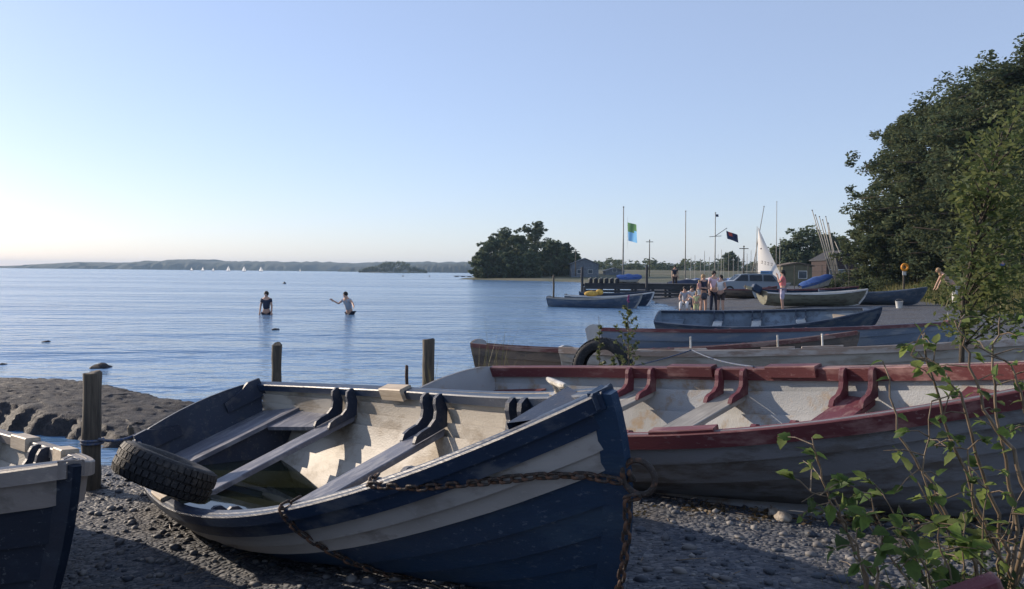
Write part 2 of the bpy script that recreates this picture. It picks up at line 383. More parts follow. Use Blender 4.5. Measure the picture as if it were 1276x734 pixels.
# ------------------------------------------------------------------ ground, lake, far shore
SY = np.array([-30, -5, 2, 5, 7, 9, 12, 14, 20, 30, 37, 45, 55, 66, 80, 120, 165, 180, 192, 205, 250, 300, 420, 900.])
SX = np.array([-7, -6.2, -5.9, -5.4, -3.3, -2.4, -1.4, .1, 2.6, 5.6, 7.9, 8.6, 9.0, 9.8, 12, 15, 12, 4, -8, -13, -14, 0, 60, 200.])
BKY = np.array([-30, 5, 12, 18, 29, 45, 75, 120, 900]); BKX = np.array([60, 40, 17, 15.2, 17.8, 22.3, 30, 60, 400.])
def sst(a, b, x): q = np.clip((x - a) / (b - a), 0, 1); return q * q * (3 - 2 * q)
def base_z(x, y):
    d = (x - np.interp(y, SY, SX)) * .8
    z = np.where(d < 0, -.085 * (-d) ** .92, .095 * d)
    z = np.where(d > 4, .38 + (d - 4) * .012, z); z = np.minimum(z, .62); z = np.maximum(z, -1.3)
    z = z + sst(0, 5, x - np.interp(y, BKY, BKX)) * 1.25 * sst(8, 20, y)
    z = z + sst(185, 265, y) * 2.3 * sst(0, 25, d)
    return z
ctrl = []
for h in HULLS:
    for u in (.06, .35, .62, .88):
        q = h.low(u); ctrl.append((q.x, q.y, q.z + .018 if u < .8 else q.z + .012))
ctrl += [(0, 0, .5), (2, 1, .5), (-2, 1.2, .34), (1.0, 2.2, .47), (2.6, 2.6, .46)]
ctrl = np.array(ctrl); SG = 1.25
G = np.exp(-((ctrl[:, None, :2] - ctrl[None, :, :2]) ** 2).sum(-1) / (2 * SG * SG)); RB = np.linalg.solve(G + .02 * np.eye(len(ctrl)), ctrl[:, 2] - base_z(ctrl[:, 0], ctrl[:, 1]))
def gz(x, y):
    x = np.asarray(x, float); y = np.asarray(y, float); z = base_z(x, y)
    near = (np.abs(x) < 16) & (y < 30)
    if near.any():
        xx, yy = np.atleast_1d(x)[np.atleast_1d(near)], np.atleast_1d(y)[np.atleast_1d(near)]
        d2 = (xx[:, None] - ctrl[None, :, 0]) ** 2 + (yy[:, None] - ctrl[None, :, 1]) ** 2
        z = np.atleast_1d(z).astype(float); z[np.atleast_1d(near)] += np.exp(-d2 / (2 * SG * SG)) @ RB
        z = z.reshape(x.shape)
    return z
def g1(x, y): return float(gz(np.array([x]), np.array([y]))[0])
def npmesh(name, V, Fq, m, parent=None, smooth=False):
    me = bpy.data.meshes.new(name); V = np.asarray(V, np.float32); Fq = np.asarray(Fq, np.int32); k = Fq.shape[1]
    me.vertices.add(len(V)); me.vertices.foreach_set('co', V.ravel()); me.loops.add(Fq.size); me.loops.foreach_set('vertex_index', Fq.ravel())
    me.polygons.add(len(Fq)); me.polygons.foreach_set('loop_start', np.arange(0, Fq.size, k, dtype=np.int32))
    if smooth: me.polygons.foreach_set('use_smooth', np.ones(len(Fq), bool))
    me.update(calc_edges=True); me.validate(); me.materials.append(m); return link(name, me, parent)
def gridmesh(name, X, Y, Z, m, smooth=True):
    a, b = X.shape; V = np.stack([X, Y, Z], -1).reshape(-1, 3); i = np.arange(a * b).reshape(a, b)
    Fq = np.stack([i[:-1, :-1], i[:-1, 1:], i[1:, 1:], i[1:, :-1]], -1).reshape(-1, 4); return npmesh(name, V, Fq, m, smooth=smooth)
# shingle / grass material of the ground
m, t, p = nmat('shingle'); tc = N(t, 'NewGeometry')
v1 = N(t, 'TexVoronoi', Scale=38.); v2 = N(t, 'TexVoronoi', Scale=13.); n1 = N(t, 'TexNoise', Scale=1.1, Detail=6.); n2 = N(t, 'TexNoise', Scale=200., Detail=2.)
for q in (v1, v2, n1, n2): t.links.new(tc.outputs['Position'], q.inputs['Vector'])
sx = N(t, 'SeparateColor'); t.links.new(v1.outputs['Color'], sx.inputs[0])
c = ramp(t, sx.outputs[0], [(0, (.020, .028, .044)), (.4, (.05, .063, .085)), (.8, (.105, .108, .12)), (1, (.20, .205, .215))])
sx2 = N(t, 'SeparateColor'); t.links.new(v2.outputs['Color'], sx2.inputs[0])
c = mixc(t, c, ramp(t, sx2.outputs[0], [(0, (.028, .039, .06)), (1, (.12, .118, .122))]), .35)
c = mixc(t, c, (.055, .045, .035), ramp(t, n1.outputs[0], [(.48, (0, 0, 0)), (.72, (.7, .7, .7))]))
sp = N(t, 'SeparateXYZ'); t.links.new(tc.outputs['Position'], sp.inputs[0])
wet = N(t, 'MapRange'); wet.inputs[1].default_value = .0; wet.inputs[2].default_value = .12; wet.inputs[3].default_value = .8; wet.inputs[4].default_value = 0
t.links.new(sp.outputs['Z'], wet.inputs[0]); c = mixc(t, c, (.03, .027, .024), wet.outputs[0])
gf = N(t, 'MapRange'); gf.inputs[1].default_value = 110; gf.inputs[2].default_value = 150; t.links.new(sp.outputs['Y'], gf.inputs[0])
ng = N(t, 'TexNoise', Scale=.05, Detail=7.); t.links.new(tc.outputs['Position'], ng.inputs['Vector'])
c = mixc(t, c, ramp(t, ng.outputs[0], [(.35, (.05, .065, .028)), (.55, (.10, .095, .05)), (.7, (.14, .12, .07))]), gf.outputs[0])
t.links.new(c, p.inputs['Base Color']); p.inputs['Roughness'].default_value = .85
rw = N(t, 'MapRange'); rw.inputs[3].default_value = .85; rw.inputs[4].default_value = .35; t.links.new(wet.outputs[0], rw.inputs[0]); t.links.new(rw.outputs[0], p.inputs['Roughness'])
ad = N(t, 'Math', operation='ADD'); t.links.new(v1.outputs['Distance'], ad.inputs[0]); t.links.new(v2.outputs['Distance'], ad.inputs[1])
b = N(t, 'Bump', Strength=.9, Distance=.02, invert=True); t.links.new(ad.outputs[0], b.inputs['Height']); t.links.new(b.outputs[0], p.inputs['Normal'])
M_shingle = m
def warp(n, a, b, c, k):     # fine spacing around c
    s = np.linspace(-1, 1, n); q = np.sinh(k * s) / np.sinh(k); return np.where(q < 0, c + q * (c - a), c + q * (b - c))
gx = warp(300, -60, 420, 1.0, 5.2); gy = warp(320, -30, 640, 5.5, 5.0)
X, Y = np.meshgrid(gx, gy); Z = gz(X.ravel(), Y.ravel()).reshape(X.shape)
Z = Z + .018 * np.sin(X * 3.1 + np.sin(Y * 2.3) * 1.7) * np.sin(Y * 2.7 + X) * (np.abs(X) < 40) * (Y < 60)
tag(gridmesh('ground', X, Y, Z, M_shingle), kind='structure')
# lake: long low waves, real relief near, bump beyond
m, t, p = nmat('lake_water'); ge = N(t, 'NewGeometry')
p.inputs['Base Color'].default_value = (.10, .20, .34, 1); p.inputs['Roughness'].default_value = .15; p.inputs['IOR'].default_value = 1.33; p.inputs['Specular IOR Level'].default_value = .5
def wv(sx_, sy_, scale, det, rz=0.):
    mp = N(t, 'Mapping'); mp.inputs['Scale'].default_value = (sx_, sy_, 1); mp.inputs['Rotation'].default_value = (0, 0, rz); n = N(t, 'TexNoise', Scale=scale, Detail=det, Roughness=.55)
    t.links.new(ge.outputs['Position'], mp.inputs[0]); t.links.new(mp.outputs[0], n.inputs[0]); return n.outputs[0]
a1 = wv(.5, 1., 1.1, 4., .15); a2 = wv(.35, 1., .2, 3., -.1); a3 = wv(.6, 1, 3.2, 3., .3)
ad = N(t, 'Math', operation='MULTIPLY_ADD'); ad.inputs[1].default_value = 3.; t.links.new(a2, ad.inputs[0]); t.links.new(a1, ad.inputs[2])
ad2 = N(t, 'Math', operation='MULTIPLY_ADD'); ad2.inputs[1].default_value = .3; t.links.new(a3, ad2.inputs[0]); t.links.new(ad.outputs[0], ad2.inputs[2])
wp_ = wv(.3, 1., .035, 3., .05); pm = N(t, 'MapRange'); pm.inputs[1].default_value = .38; pm.inputs[2].default_value = .62; pm.inputs[3].default_value = .45; pm.inputs[4].default_value = 1.35; t.links.new(wp_, pm.inputs[0])
ad3 = N(t, 'Math', operation='MULTIPLY'); t.links.new(ad2.outputs[0], ad3.inputs[0]); t.links.new(pm.outputs[0], ad3.inputs[1]); ad2 = ad3     # wind patches
b = N(t, 'Bump', Strength=1., Distance=.3); t.links.new(ad2.outputs[0], b.inputs['Height']); t.links.new(b.outputs[0], p.inputs['Normal'])
M_water = m
wx = warp(120, -4500, 4500, 0, 6.5); wy = warp(120, -60, 4500, 8, 6.5); X, Y = np.meshgrid(wx, wy)
tag(gridmesh('lake_water', X, Y, X * 0, M_water), kind='structure')

def leafcloud(centres, rad, per, size, squash=.8, seed=0, flat=.5):
    """many small bent leaf faces round the given clump centres -> verts, quads"""
    r_ = np.random.default_rng(seed); C = np.repeat(np.asarray(centres, float), per, 0); n = len(C)
    rr = np.repeat(np.broadcast_to(np.asarray(rad, float), (len(centres),)), per)
    d = r_.normal(size=(n, 3)); d *= (r_.random((n, 1)) ** .5) / np.linalg.norm(d, axis=1, keepdims=True); d[:, 2] *= squash
    P = C + d * rr[:, None]
    a = r_.normal(size=(n, 3)); a[:, 2] *= flat; a /= np.linalg.norm(a, axis=1, keepdims=True); b_ = r_.normal(size=(n, 3)); b_ -= a * (a * b_).sum(1, keepdims=True); b_ /= np.linalg.norm(b_, axis=1, keepdims=True)
    s = size * (.6 + .8 * r_.random((n, 1))); V = np.stack([P - a * s, P - b_ * s * .42, P + a * s, P + b_ * s * .42], 1).reshape(-1, 3)
    return V, np.arange(n * 4).reshape(-1, 4)
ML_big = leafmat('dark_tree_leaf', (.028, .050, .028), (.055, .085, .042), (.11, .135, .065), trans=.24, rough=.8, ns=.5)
ML_far = leafmat('far_tree_leaf', (.042, .070, .042), (.075, .11, .06), (.125, .155, .08), trans=.2, rough=.8)
ML_yel = leafmat('sapling_leaf', (.030, .055, .014), (.06, .092, .02), (.12, .14, .04), trans=.4)
ML_bush = leafmat('bush_leaf', (.03, .06, .015), (.07, .135, .025), (.17, .25, .045), trans=.5, ns=3.)
ML_grass = leafmat('bank_grass', (.07, .085, .025), (.13, .125, .045), (.24, .20, .09), trans=.3)
M_bark = wood('bark', (.03, .024, .018), (.09, .07, .05), axis=2, bump=1., rough=.9)
def tree(name, label, x, y, hgt, rad, nl, ls, seed, group, m=None, z=None, skirt=.12, lobes=26, shape=1., per=None):
    r_ = random.Random(seed); z = g1(x, y) - .05 if z is None else z
    root = thing(name, label, 'tree', (x, y, z), group=group); cl = []; rd = []; mb = MB()
    th = hgt * .9; mb.tube([(0, 0, 0), (.05 * rad, 0, th * .35), (-.04 * rad, .05 * rad, th * .65), (0, 0, th)], [hgt * .028, hgt * .021, hgt * .013, hgt * .004], 7)
    for k in range(lobes):
        f = skirt + (1 - skirt) * (k + .5) / lobes; a = k * 2.399 + r_.uniform(-.4, .4)
        q = (f - skirt) / (1 - skirt); prof = (max(.0, 1 - (abs(q - .38) / (.62 if q > .38 else .52)) ** 2.1)) ** .6
        L = rad * max(.18, prof) * r_.uniform(.72, 1.15) * shape; z0 = hgt * max(.06, f - .16 * (1 - q)); tip = Vector((cos(a) * L, sin(a) * L, hgt * (f - .02) + r_.uniform(-.05, .05) * hgt))
        st = Vector((0, 0, z0)); mid = st.lerp(tip, .5) + Vector((0, 0, .04 * hgt)); mb.tube([st, mid, tip], [hgt * .009, hgt * .006, hgt * .002], 5)
        for s in range(9):
            u = .25 + .75 * s / 8; c = (st.lerp(mid, u * 2) if u < .5 else mid.lerp(tip, u * 2 - 1)) + Vector((r_.gauss(0, 1), r_.gauss(0, 1), r_.gauss(0, .8))) * rad * .13
            cl.append(c); rd.append(rad * (.21 - .10 * u) * r_.uniform(.8, 1.3))
    mb.build('trunk', M_bark, root, smooth=True)
    per = max(3, nl // len(cl)); V, Q = leafcloud(cl, rd, per, ls, seed=seed); npmesh('crown', V, Q, m or ML_big, root)
    return root
# --- far shore
M_hill = mat('wooded_far_shore', (.024, .036, .026), (.045, .055, .036), .4, rough=.9, scale=.02, streak=1, bump=0, fine=.2)
def ridge(name, px, tops, Yd, depth, seed, m=M_hill, kind='structure'):
    r_ = np.random.default_rng(seed); xs = np.linspace(px[0], px[-1], 260); ty = np.interp(xs, px, tops); n = np.convolve(r_.normal(size=300), np.ones(5) / 5, 'same')[:260] * .55 + np.convolve(r_.normal(size=300), np.ones(17) / 17, 'same')[:260] * 1.0
    rows = []
    prof = [(0, 0), (.04, .42), (.10, .72), (.22, .9), (.4, 1.), (.7, .85), (1, 0)]
    XX, YY, ZZ = [], [], []
    for f, hgt in prof:
        y = Yd + depth * f; tz = np.array([at(a, b_, Yd + depth * .4).z for a, b_ in zip(xs, ty)]) + np.where(ty < 1e9, n, 0) * 1.3 * Yd / 2000
        jit = r_.normal(size=260) * .05 * (0 < f < 1)
        XX.append(np.array([xat(a, Yd) for a in xs]) * (y / Yd) ** .3); YY.append(np.full(260, y) + r_.normal(size=260) * depth * .02); ZZ.append(np.maximum(tz, .3) * np.clip(hgt + jit, 0, 1.1) - .3)
    o = gridmesh(name, np.array(XX), np.array(YY), np.array(ZZ), m, smooth=False); o['kind'] = kind; return o
ridge('hills', [-120, 0, 40, 80, 130, 175, 200, 230, 245, 300, 420, 520, 590, 760, 900], [334, 330.5, 327.5, 326.5, 327, 324.5, 324, 323, 325.5, 326, 327, 326, 327, 329, 331], 2300, 700, 3)
ridge('hills', [420, 470, 520, 560, 590, 640, 720, 860], [333, 331, 329, 328, 327, 326, 327, 330], 1700, 400, 5)
# islet with its wood
isl = thing('islet', 'low wooded islet alone off the far shore', 'islet', on(490, 340.0, 0))
Yi = isl.location.y
MB().lathe([(0.05, 1.2), (20, 1.0), (36, .5), (42, -.4)], 24, Matrix.Diagonal((1, .5, 1))).build('shore', M_shingle, isl)
cl = []; rd = []
for k in range(150):
    a = random.uniform(-1, 1); prof = (1 - abs(a) ** 2.2); hh = (10.5 + 2.2 * sin(a * 5 + 1)) * prof
    cl.append((a * 38, random.uniform(-10, 10) * prof, 1 + hh * random.uniform(.15, .95))); rd.append(random.uniform(2.2, 3.6) * (.5 + .5 * prof))
V, Q = leafcloud(cl, rd, 40, .9, seed=4); npmesh('wood', V, Q, ML_far, isl)

# --- headland trees
hd = [  # px, base depth, top y, radius, seed
    (612, 205, 300, 4.2, 1), (628, 215, 288, 4.6, 2), (645, 206, 296, 4.3, 3), (666, 220, 281, 5.6, 4), (688, 208, 303, 4.4, 5), (702, 214, 307, 4.2, 6), (713, 222, 318, 3.2, 7), (602, 201, 317, 3.2, 8), (655, 199, 315, 3.8, 9), (632, 199, 318, 3.6, 12)]
lab = ['rounded tree second from the water end of the headland wood', 'tall leaning tree with layered crown at the water end of the headland', 'bushy tree left of the gap in the headland wood',
       'tallest headland tree, with sky showing through its crown', 'round tree right of the tallest headland tree', 'lower tree near the pale shed on the headland', 'small tree beside the pale shed at the end of the wood',
       'low tree overhanging the water at the tip of the headland', 'low bushy tree in front of the tallest headland tree', 'low bushy tree at the front of the headland wood']
for (px, Yd, ty, rr, sd_), lb in zip(hd, lab):
    x = xat(px, Yd); z = max(.4, g1(x, Yd)) - .1; top = at(px, ty, Yd).z
    tree('broadleaf_tree', lb, x, Yd, top - z, rr, 5200, .42, sd_, 'trees on the headland', ML_far, z=z, skirt=.05, lobes=20, shape=1.05)
# far hedge line behind the fields
cl = []; rd = []
for k in range(520):
    px = random.uniform(705, 1040); Yd = random.uniform(330, 380); zt = at(px, 327 + 2.2 * sin(px * .13) + 1.5 * sin(px * .047), Yd).z
    cl.append((xat(px, Yd), Yd, random.uniform(2.2, max(2.6, zt)))); rd.append(random.uniform(1.2, 2.2))
V, Q = leafcloud(cl, rd, 26, .7, seed=8); tag(npmesh('far_treeline', V, Q, ML_far), 'distant hedge and tree line behind the shore fields', 'treeline', kind='stuff')
for px, ty, rr in ((1005, 291, 5.6), (985, 305, 4.), (1028, 300, 5.), (1046, 308, 4.2), (910, 316, 3.0)):
    Yd = 135 if px > 950 else 260
    x = xat(px, Yd); z = g1(x, Yd); tree('broadleaf_tree', {1005: 'tallest tree of the clump behind the hut', 985: 'left tree of the clump behind the hut', 1028: 'tree behind the leaning masts', 1046: 'tree behind the dark red building', 910: 'lone round tree on the skyline among the dinghy masts'}[px], x, Yd, at(px, ty, Yd).z - z, rr * (1 if Yd < 200 else 1.1), 5000, .34, px, 'trees behind the dinghy park', ML_far, z=z, skirt=.05, lobes=20)
# --- big trees on the bank at the right
bt = [(1130, 62, 158, 4.0, 'leftmost bank tree, its feathery branches reaching over the dinghy park'), (1166, 58, 136, 4.4, 'second bank tree from the left, dark and dense'), (1206, 55, 112, 4.6, 'third bank tree from the left, rising behind the lifebuoy'),
      (1248, 51, 88, 4.6, 'tall bank tree near the right edge, fourth from the left'), (1300, 49, 62, 5.0, 'tallest bank tree, cut by the right edge'), (1100, 60, 262, 2.8, 'low tree at the left foot of the tree bank'), (1140, 60, 272, 3.0, 'low bushy tree directly above the lifebuoy'),
      (1188, 57, 262, 3.4, 'low bushy tree right of the lifebuoy'), (1245, 54, 240, 3.6, 'broad low tree above the person in the blue top'), (1330, 42, 130, 4.6, 'near bank tree mostly outside the right edge')]
for i, (px, Yd, ty, rr, lb) in enumerate(bt):
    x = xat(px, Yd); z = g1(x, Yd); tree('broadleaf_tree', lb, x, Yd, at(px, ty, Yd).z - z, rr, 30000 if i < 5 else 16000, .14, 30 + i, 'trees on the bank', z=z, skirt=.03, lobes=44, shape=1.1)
# bank grass
def blades(pts, hgt, wid, seed, lean=.35):
    r_ = np.random.default_rng(seed); P = np.asarray(pts, float); n = len(P); a = r_.random(n) * 2 * pi; h_ = hgt * (.5 + r_.random(n)); d = np.stack([np.cos(a), np.sin(a), 0 * a], 1)
    ln = r_.normal(size=(n, 3)) * lean * h_[:, None]; ln[:, 2] = 0; up = np.zeros((n, 3)); up[:, 2] = h_; w_ = wid * (.6 + .8 * r_.random((n, 1)))
    V = np.stack([P - d * w_, P + d * w_, P + d * w_ * .6 + up * .6 + ln * .4, P - d * w_ * .6 + up * .6 + ln * .4, P + up + ln], 1).reshape(-1, 3); i = np.arange(n)[:, None] * 5
    return V, np.concatenate([i + np.array([0, 1, 2, 3]), ], 0), np.concatenate([i + np.array([3, 2, 4])], 0)
def grassobj(name, pts, hgt, wid, seed, m, lean=.35):
    V, q, tr_ = blades(pts, hgt, wid, seed, lean); me = bpy.data.meshes.new(name); me.from_pydata(V.tolist(), [], q.tolist() + tr_.tolist()); me.materials.append(m); return link(name, me)
yy = rng.uniform(19, 80, 30000); xx = np.interp(yy, BKY, BKX) + rng.random(30000) ** 1.7 * 10 - .4 + rng.normal(size=30000) * .4
tuft = .5 + .5 * np.sin(xx * 1.9 + np.sin(yy * 1.3) * 2) * np.sin(yy * 1.1 + xx); keep = rng.random(30000) < .35 + .65 * tuft
xx, yy = xx[keep], yy[keep]
tag(grassobj('bank_grass', np.stack([xx, yy, gz(xx, yy) - .02], 1), .62, .026, 3, ML_grass), 'long dry grass covering the bank below the trees', 'grass', kind='stuff')
# bank bushes
for i, (px, py, Yd, rr) in enumerate([(1168, 357, 44, 1.0), (1215, 362, 38, 1.3), (1262, 352, 33, 1.6), (1105, 345, 57, 1.2), (1075, 338, 62, 1.3), (1040, 345, 66, 1.0)]):
    p = at(px, py, Yd); root = thing('bramble_bush', ['low bush at the foot of the bank behind the white bucket', 'leafy bush beside the crouching figure on the bank', 'wide leafy bush at the right end of the bank', 'bush between the lifebuoy and the leftmost bank tree', 'dark bush at the left foot of the bank', 'small bush right of the blue tarpaulin'][i], 'bush', (p.x, Yd, g1(p.x, Yd)), group='bushes on the bank')
    c = [(random.gauss(0, .5) * rr, random.gauss(0, .4) * rr, rr * random.uniform(.15, .9)) for _ in range(26)]
    V, Q = leafcloud(c, rr * .42, 60, .085, seed=i); npmesh('foliage', V, Q, ML_yel if i in (0, 1, 2) else ML_big, root)
    mb = MB(); [mb.tube([(0, 0, 0), Vector(q) * .6, q], [.02, .012, .004], 4) for q in c[:8]]; mb.build('stems', M_bark, root)

# ------------------------------------------------------------------ boats
def cloned(m, **k): return m
blue = build_boat('rowing_boat', 'large navy and cream clinker rowing boat in front, bow ring and chain, leaning towards us', HB,
    dict(strakes=[M_blue, M_cream, M_cream, M_navy, M_navy, M_navy, M_navy, M_navy], bounds=[1, .885, .80, .715, .57, .43, .29, .15, 0], boards=False, inner=M_inner, rail=M_blue, stem=M_navy, transom=M_navy, transom_in=M_knee, lap=.03, knee=M_knee,
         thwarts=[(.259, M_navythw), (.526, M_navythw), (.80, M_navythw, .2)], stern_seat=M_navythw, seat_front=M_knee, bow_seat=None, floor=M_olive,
         pads=[(.40, 1, .34), (.33, -1, .3)], pad=M_padwood), group='rowing boats on the beach')
red = build_boat('rowing_boat', 'red-railed pale clinker rowing boat beached behind the navy boat', HR,
    dict(strakes=[M_greyhull] * 6, lap=.036, inner=M_greyin, rail=M_red, stem=M_red, transom=M_greyhull, knee=M_maroon, rail_h=.09,
         thwarts=[(.305, M_greywood), (.467, M_greywood), (.6635, M_maroon)], stern_seat=M_red, bow_seat=M_maroon, floor=M_greyin,
         pads=[(.395, 1, .42), (.565, 1, .42), (.395, -1, .42), (.565, -1, .42)], pad=M_red), group='rowing boats on the beach')
M_black = mat('blue_black_paint', (.005, .010, .022), (.012, .02, .035), .35, rough=.7, streak=3, spec=.2)
left = build_boat('rowing_boat', 'dark-hulled rowing boat with pale inside cut by the left edge', HL,
    dict(strakes=[mat('brown_grey_paint', (.16, .14, .13), (.10, .09, .08), .4, streak=3), M_black, M_black, M_black, M_black, M_black], inner=M_inner, rail=mat('grey_brown_rail', (.17, .15, .14), (.30, .26, .22), .4, streak=4), stem=M_black, transom=M_black, knee=M_knee,
         thwarts=[(.3, M_greywood), (.52, M_greywood), (.74, M_greywood, .2)], stern_seat=M_greywood, floor=M_olive, pads=[(.63, 1, .3), (.42, 1, .3)], pad=M_padwood), group='rowing boats on the beach')
M_oldrail = mat('bare_weathered_rail', (.30, .22, .17), (.46, .40, .35), .45, rough=.7, streak=5, scale=12)
white = build_boat('rowing_boat', 'white rowing boat with bare wooden rail behind the red boat', HW,
    dict(strakes=[mat('faded_tan_white_paint', (.42, .385, .34), (.30, .26, .21), .42, rough=.55, streak=4)] * 6, inner=M_greyin, rail=M_oldrail, stem=M_white, transom=M_white, knee=M_greywood, thwarts=[(.3, M_greywood), (.5, M_greywood), (.7, M_greywood)], stern_seat=M_greywood, rail_h=.075,
         pads=[(.30, -1, .34), (.475, -1, .34), (.56, -1, .4), (.4, 1, .34)], pad=M_oldrail, pins=True), group='rowing boats on the beach')
M_brhull = mat('brown_grey_hull', (.17, .13, .10), (.10, .085, .075), .45, rough=.6, streak=4, bump=.4)
brown = build_boat('rowing_boat', 'weathered brown rowing boat with dark red rail behind the white boat', HBR,
    dict(strakes=[M_brhull] * 6, inner=M_greyin, rail=mat('dull_oxide_rail', (.13, .05, .045), (.25, .17, .14), .4, streak=4), stem=M_brhull, transom=M_brhull, knee=M_maroon, thwarts=[(.3, M_greywood), (.5, M_greywood), (.7, M_greywood)], stern_seat=M_greywood), group='rowing boats on the beach')
M_ltblue = mat('light_blue_paint', (.13, .17, .23), (.20, .22, .25), .4, rough=.5, streak=4)
blred = build_boat('rowing_boat', 'long light blue rowing boat with thin red rail', HBL,
    dict(strakes=[M_ltblue] * 6, inner=M_greyin, rail=M_red, stem=M_ltblue, transom=M_navy, knee=M_maroon, thwarts=[(.3, M_greywood), (.5, M_greywood), (.7, M_greywood)], stern_seat=M_greywood, pads=[(.97, -1, .1)], pad=M_red, pins=True), group='rowing boats on the beach')
M_skyin = mat('sky_blue_interior', (.16, .21, .27), (.11, .14, .18), .4, rough=.5)
M_dkblue = mat('dark_blue_rail', (.025, .04, .07), (.09, .11, .14), .35, rough=.45, streak=4)
b5 = build_boat('rowing_boat', 'open blue rowing boat just in front of the standing people', H5,
    dict(strakes=[mat('mid_blue_paint', (.05, .075, .12), (.10, .12, .14), .4, streak=4)] * 6, inner=M_skyin, rail=M_dkblue, stem=M_dkblue, transom=M_dkblue, knee=M_dkblue, thwarts=[(.28, M_skyin), (.46, M_skyin), (.66, M_skyin)], stern_seat=M_skyin, bow_seat=M_padwood), group='rowing boats on the beach')

# bilge water standing in the heeled navy boat, level with the world
lvl = .275; pa, pb = [], []
for u in np.linspace(.02, .8, 40):
    pts = [h_ for h_ in [HB.pt(u, g, -1, -.016) for g in np.linspace(1, 0, 60)] + [HB.pt(u, g, 1, -.016) for g in np.linspace(0, 1, 60)]]
    wz = [HB.W(q).z for q in pts]; ins = [i for i, z in enumerate(wz) if z < lvl]
    if len(ins) < 2: continue
    def cross(i, j):
        f = (lvl - wz[i]) / (wz[j] - wz[i]) if abs(wz[j] - wz[i]) > 1e-9 else 0; return pts[i].lerp(pts[j], f)
    i0, i1 = ins[0], ins[-1]
    if i0 == 0 or i1 == len(pts) - 1: continue
    pa.append(cross(i0 - 1, i0)); pb.append(cross(i1 + 1, i1))
m, t, p = nmat('bilge_water'); p.inputs['Base Color'].default_value = (.018, .022, .014, 1); p.inputs['Roughness'].default_value = .03
mb = MB(); mb.grid([[a, a.lerp(b_, .5), b_] for a, b_ in zip(pa, pb)]); o = mb.build('bilge_water', m, blue)
o['label'] = 'still rainwater lying in the low side of the boat'

# fittings of the navy boat: chain plates, ring, cleat, quarter knees on the transom
def local(h, p): return h.M.transposed() @ (Vector(p) - h.loc)
stem_mid = HB.pt(1., .64); sr = Vector((stem_mid.x + .075, 0, stem_mid.z))
ring = MB(); ring.lathe([(.055 + .010 * cos(q), .010 * sin(q)) for q in np.linspace(0, 2 * pi, 9)[:-1]], 24, Matrix.Translation(sr) @ Matrix.Rotation(R(78), 4, 'X') @ Matrix.Rotation(R(20), 4, 'Y'), closed=True)
ring.build('bow_ring', M_iron, blue, smooth=True)
MB().tube([sr + Vector((-.10, 0, -.02)), sr + Vector((-.03, 0, -.01)), sr + Vector((-.045, 0, .03)), sr + Vector((-.10, 0, .03))], .011, 8).build('ring_bolt', M_iron, blue, smooth=True)
c = Vector((.905 * HB.L, HB.hb(.905) - .03, HB.zs(.905) + .0)); mb = MB()
mb.tube([c + Vector((-.09, .03, .05)), c + Vector((-.05, .015, .048)), c + Vector((.05, -.015, .048)), c + Vector((.09, -.03, .055))], [.008, .013, .013, .008], 8)
for s in (-1, 1): mb.tube([c + Vector((.03 * s, -.01 * s, -.0)), c + Vector((.03 * s, -.01 * s, .045))], .010, 6)
mb.box(c, (.12, .05, .012), Matrix.Rotation(-.3, 3, 'Z')); mb.build('mooring_cleat', M_steel, blue, smooth=True, angle=40)
for sd in (-1, 1):
    y = HB.hb(0) * sd; mb = MB(); mb.prism([(0, -.12), (0, .035), (.10, .04), (.17, .005), (.34, -.04), (.34, -.12)], lambda a, b_, d: Vector((.026 + d, y - sd * (a - .01), HB.zs(0) + b_)), 0, .05)
    mb.build('quarter_knee', M_knee, blue)
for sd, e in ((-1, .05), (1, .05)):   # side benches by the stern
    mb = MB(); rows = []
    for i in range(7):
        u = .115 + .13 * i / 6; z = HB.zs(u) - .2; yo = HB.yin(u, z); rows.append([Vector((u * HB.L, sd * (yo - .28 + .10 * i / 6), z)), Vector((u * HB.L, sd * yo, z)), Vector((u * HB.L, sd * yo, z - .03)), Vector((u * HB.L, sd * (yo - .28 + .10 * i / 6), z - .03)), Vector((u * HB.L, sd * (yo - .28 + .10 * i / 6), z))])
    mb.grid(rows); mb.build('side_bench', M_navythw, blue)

# ------------------------------------------------------------------ chains, tyres, ropes
def link_mesh(ln=.052, wd=.030, r=.0058):
    pts = []; n = 20
    for i in range(n + 1):
        a = 2 * pi * i / n; x = cos(a) * (wd / 2 - r); z = sin(a) * (wd / 2 - r) + (ln / 2 - wd / 2) * (1 if sin(a) > 1e-6 else (-1 if sin(a) < -1e-6 else 0)); pts.append(Vector((x, 0, z)))
    mb = MB(); mb.tube(pts, r, 7, cap=False); o = mb.build('chain_link', M_iron, None, smooth=True); me = o.data; bpy.data.objects.remove(o); return me
LINK = link_mesh(.062, .036, .0058)
def chain(label, pts, pitch=.048):
    pts = [Vector(p) for p in pts]; d = [0.]
    for a, b_ in zip(pts, pts[1:]): d.append(d[-1] + (b_ - a).length)
    root = thing('mooring_chain', label, 'chain', pts[0], group='chains on the navy boat'); n = int(d[-1] / pitch)
    def P(s):
        for i in range(len(d) - 1):
            if s <= d[i + 1] or i == len(d) - 2: return pts[i].lerp(pts[i + 1], (s - d[i]) / max(1e-9, d[i + 1] - d[i]))
    for k in range(n):
        a, b_ = P(k * pitch), P((k + 1) * pitch); q = (b_ - a).to_track_quat('Z', 'Y'); o = link('chain_link', LINK, root)
        o.location = (a + b_) / 2 - root.location; o.rotation_mode = 'QUATERNION'; o.rotation_quaternion = q @ Euler((0, 0, R(90 * (k % 2) + 40 + random.uniform(-14, 14)))).to_quaternion()
    return root
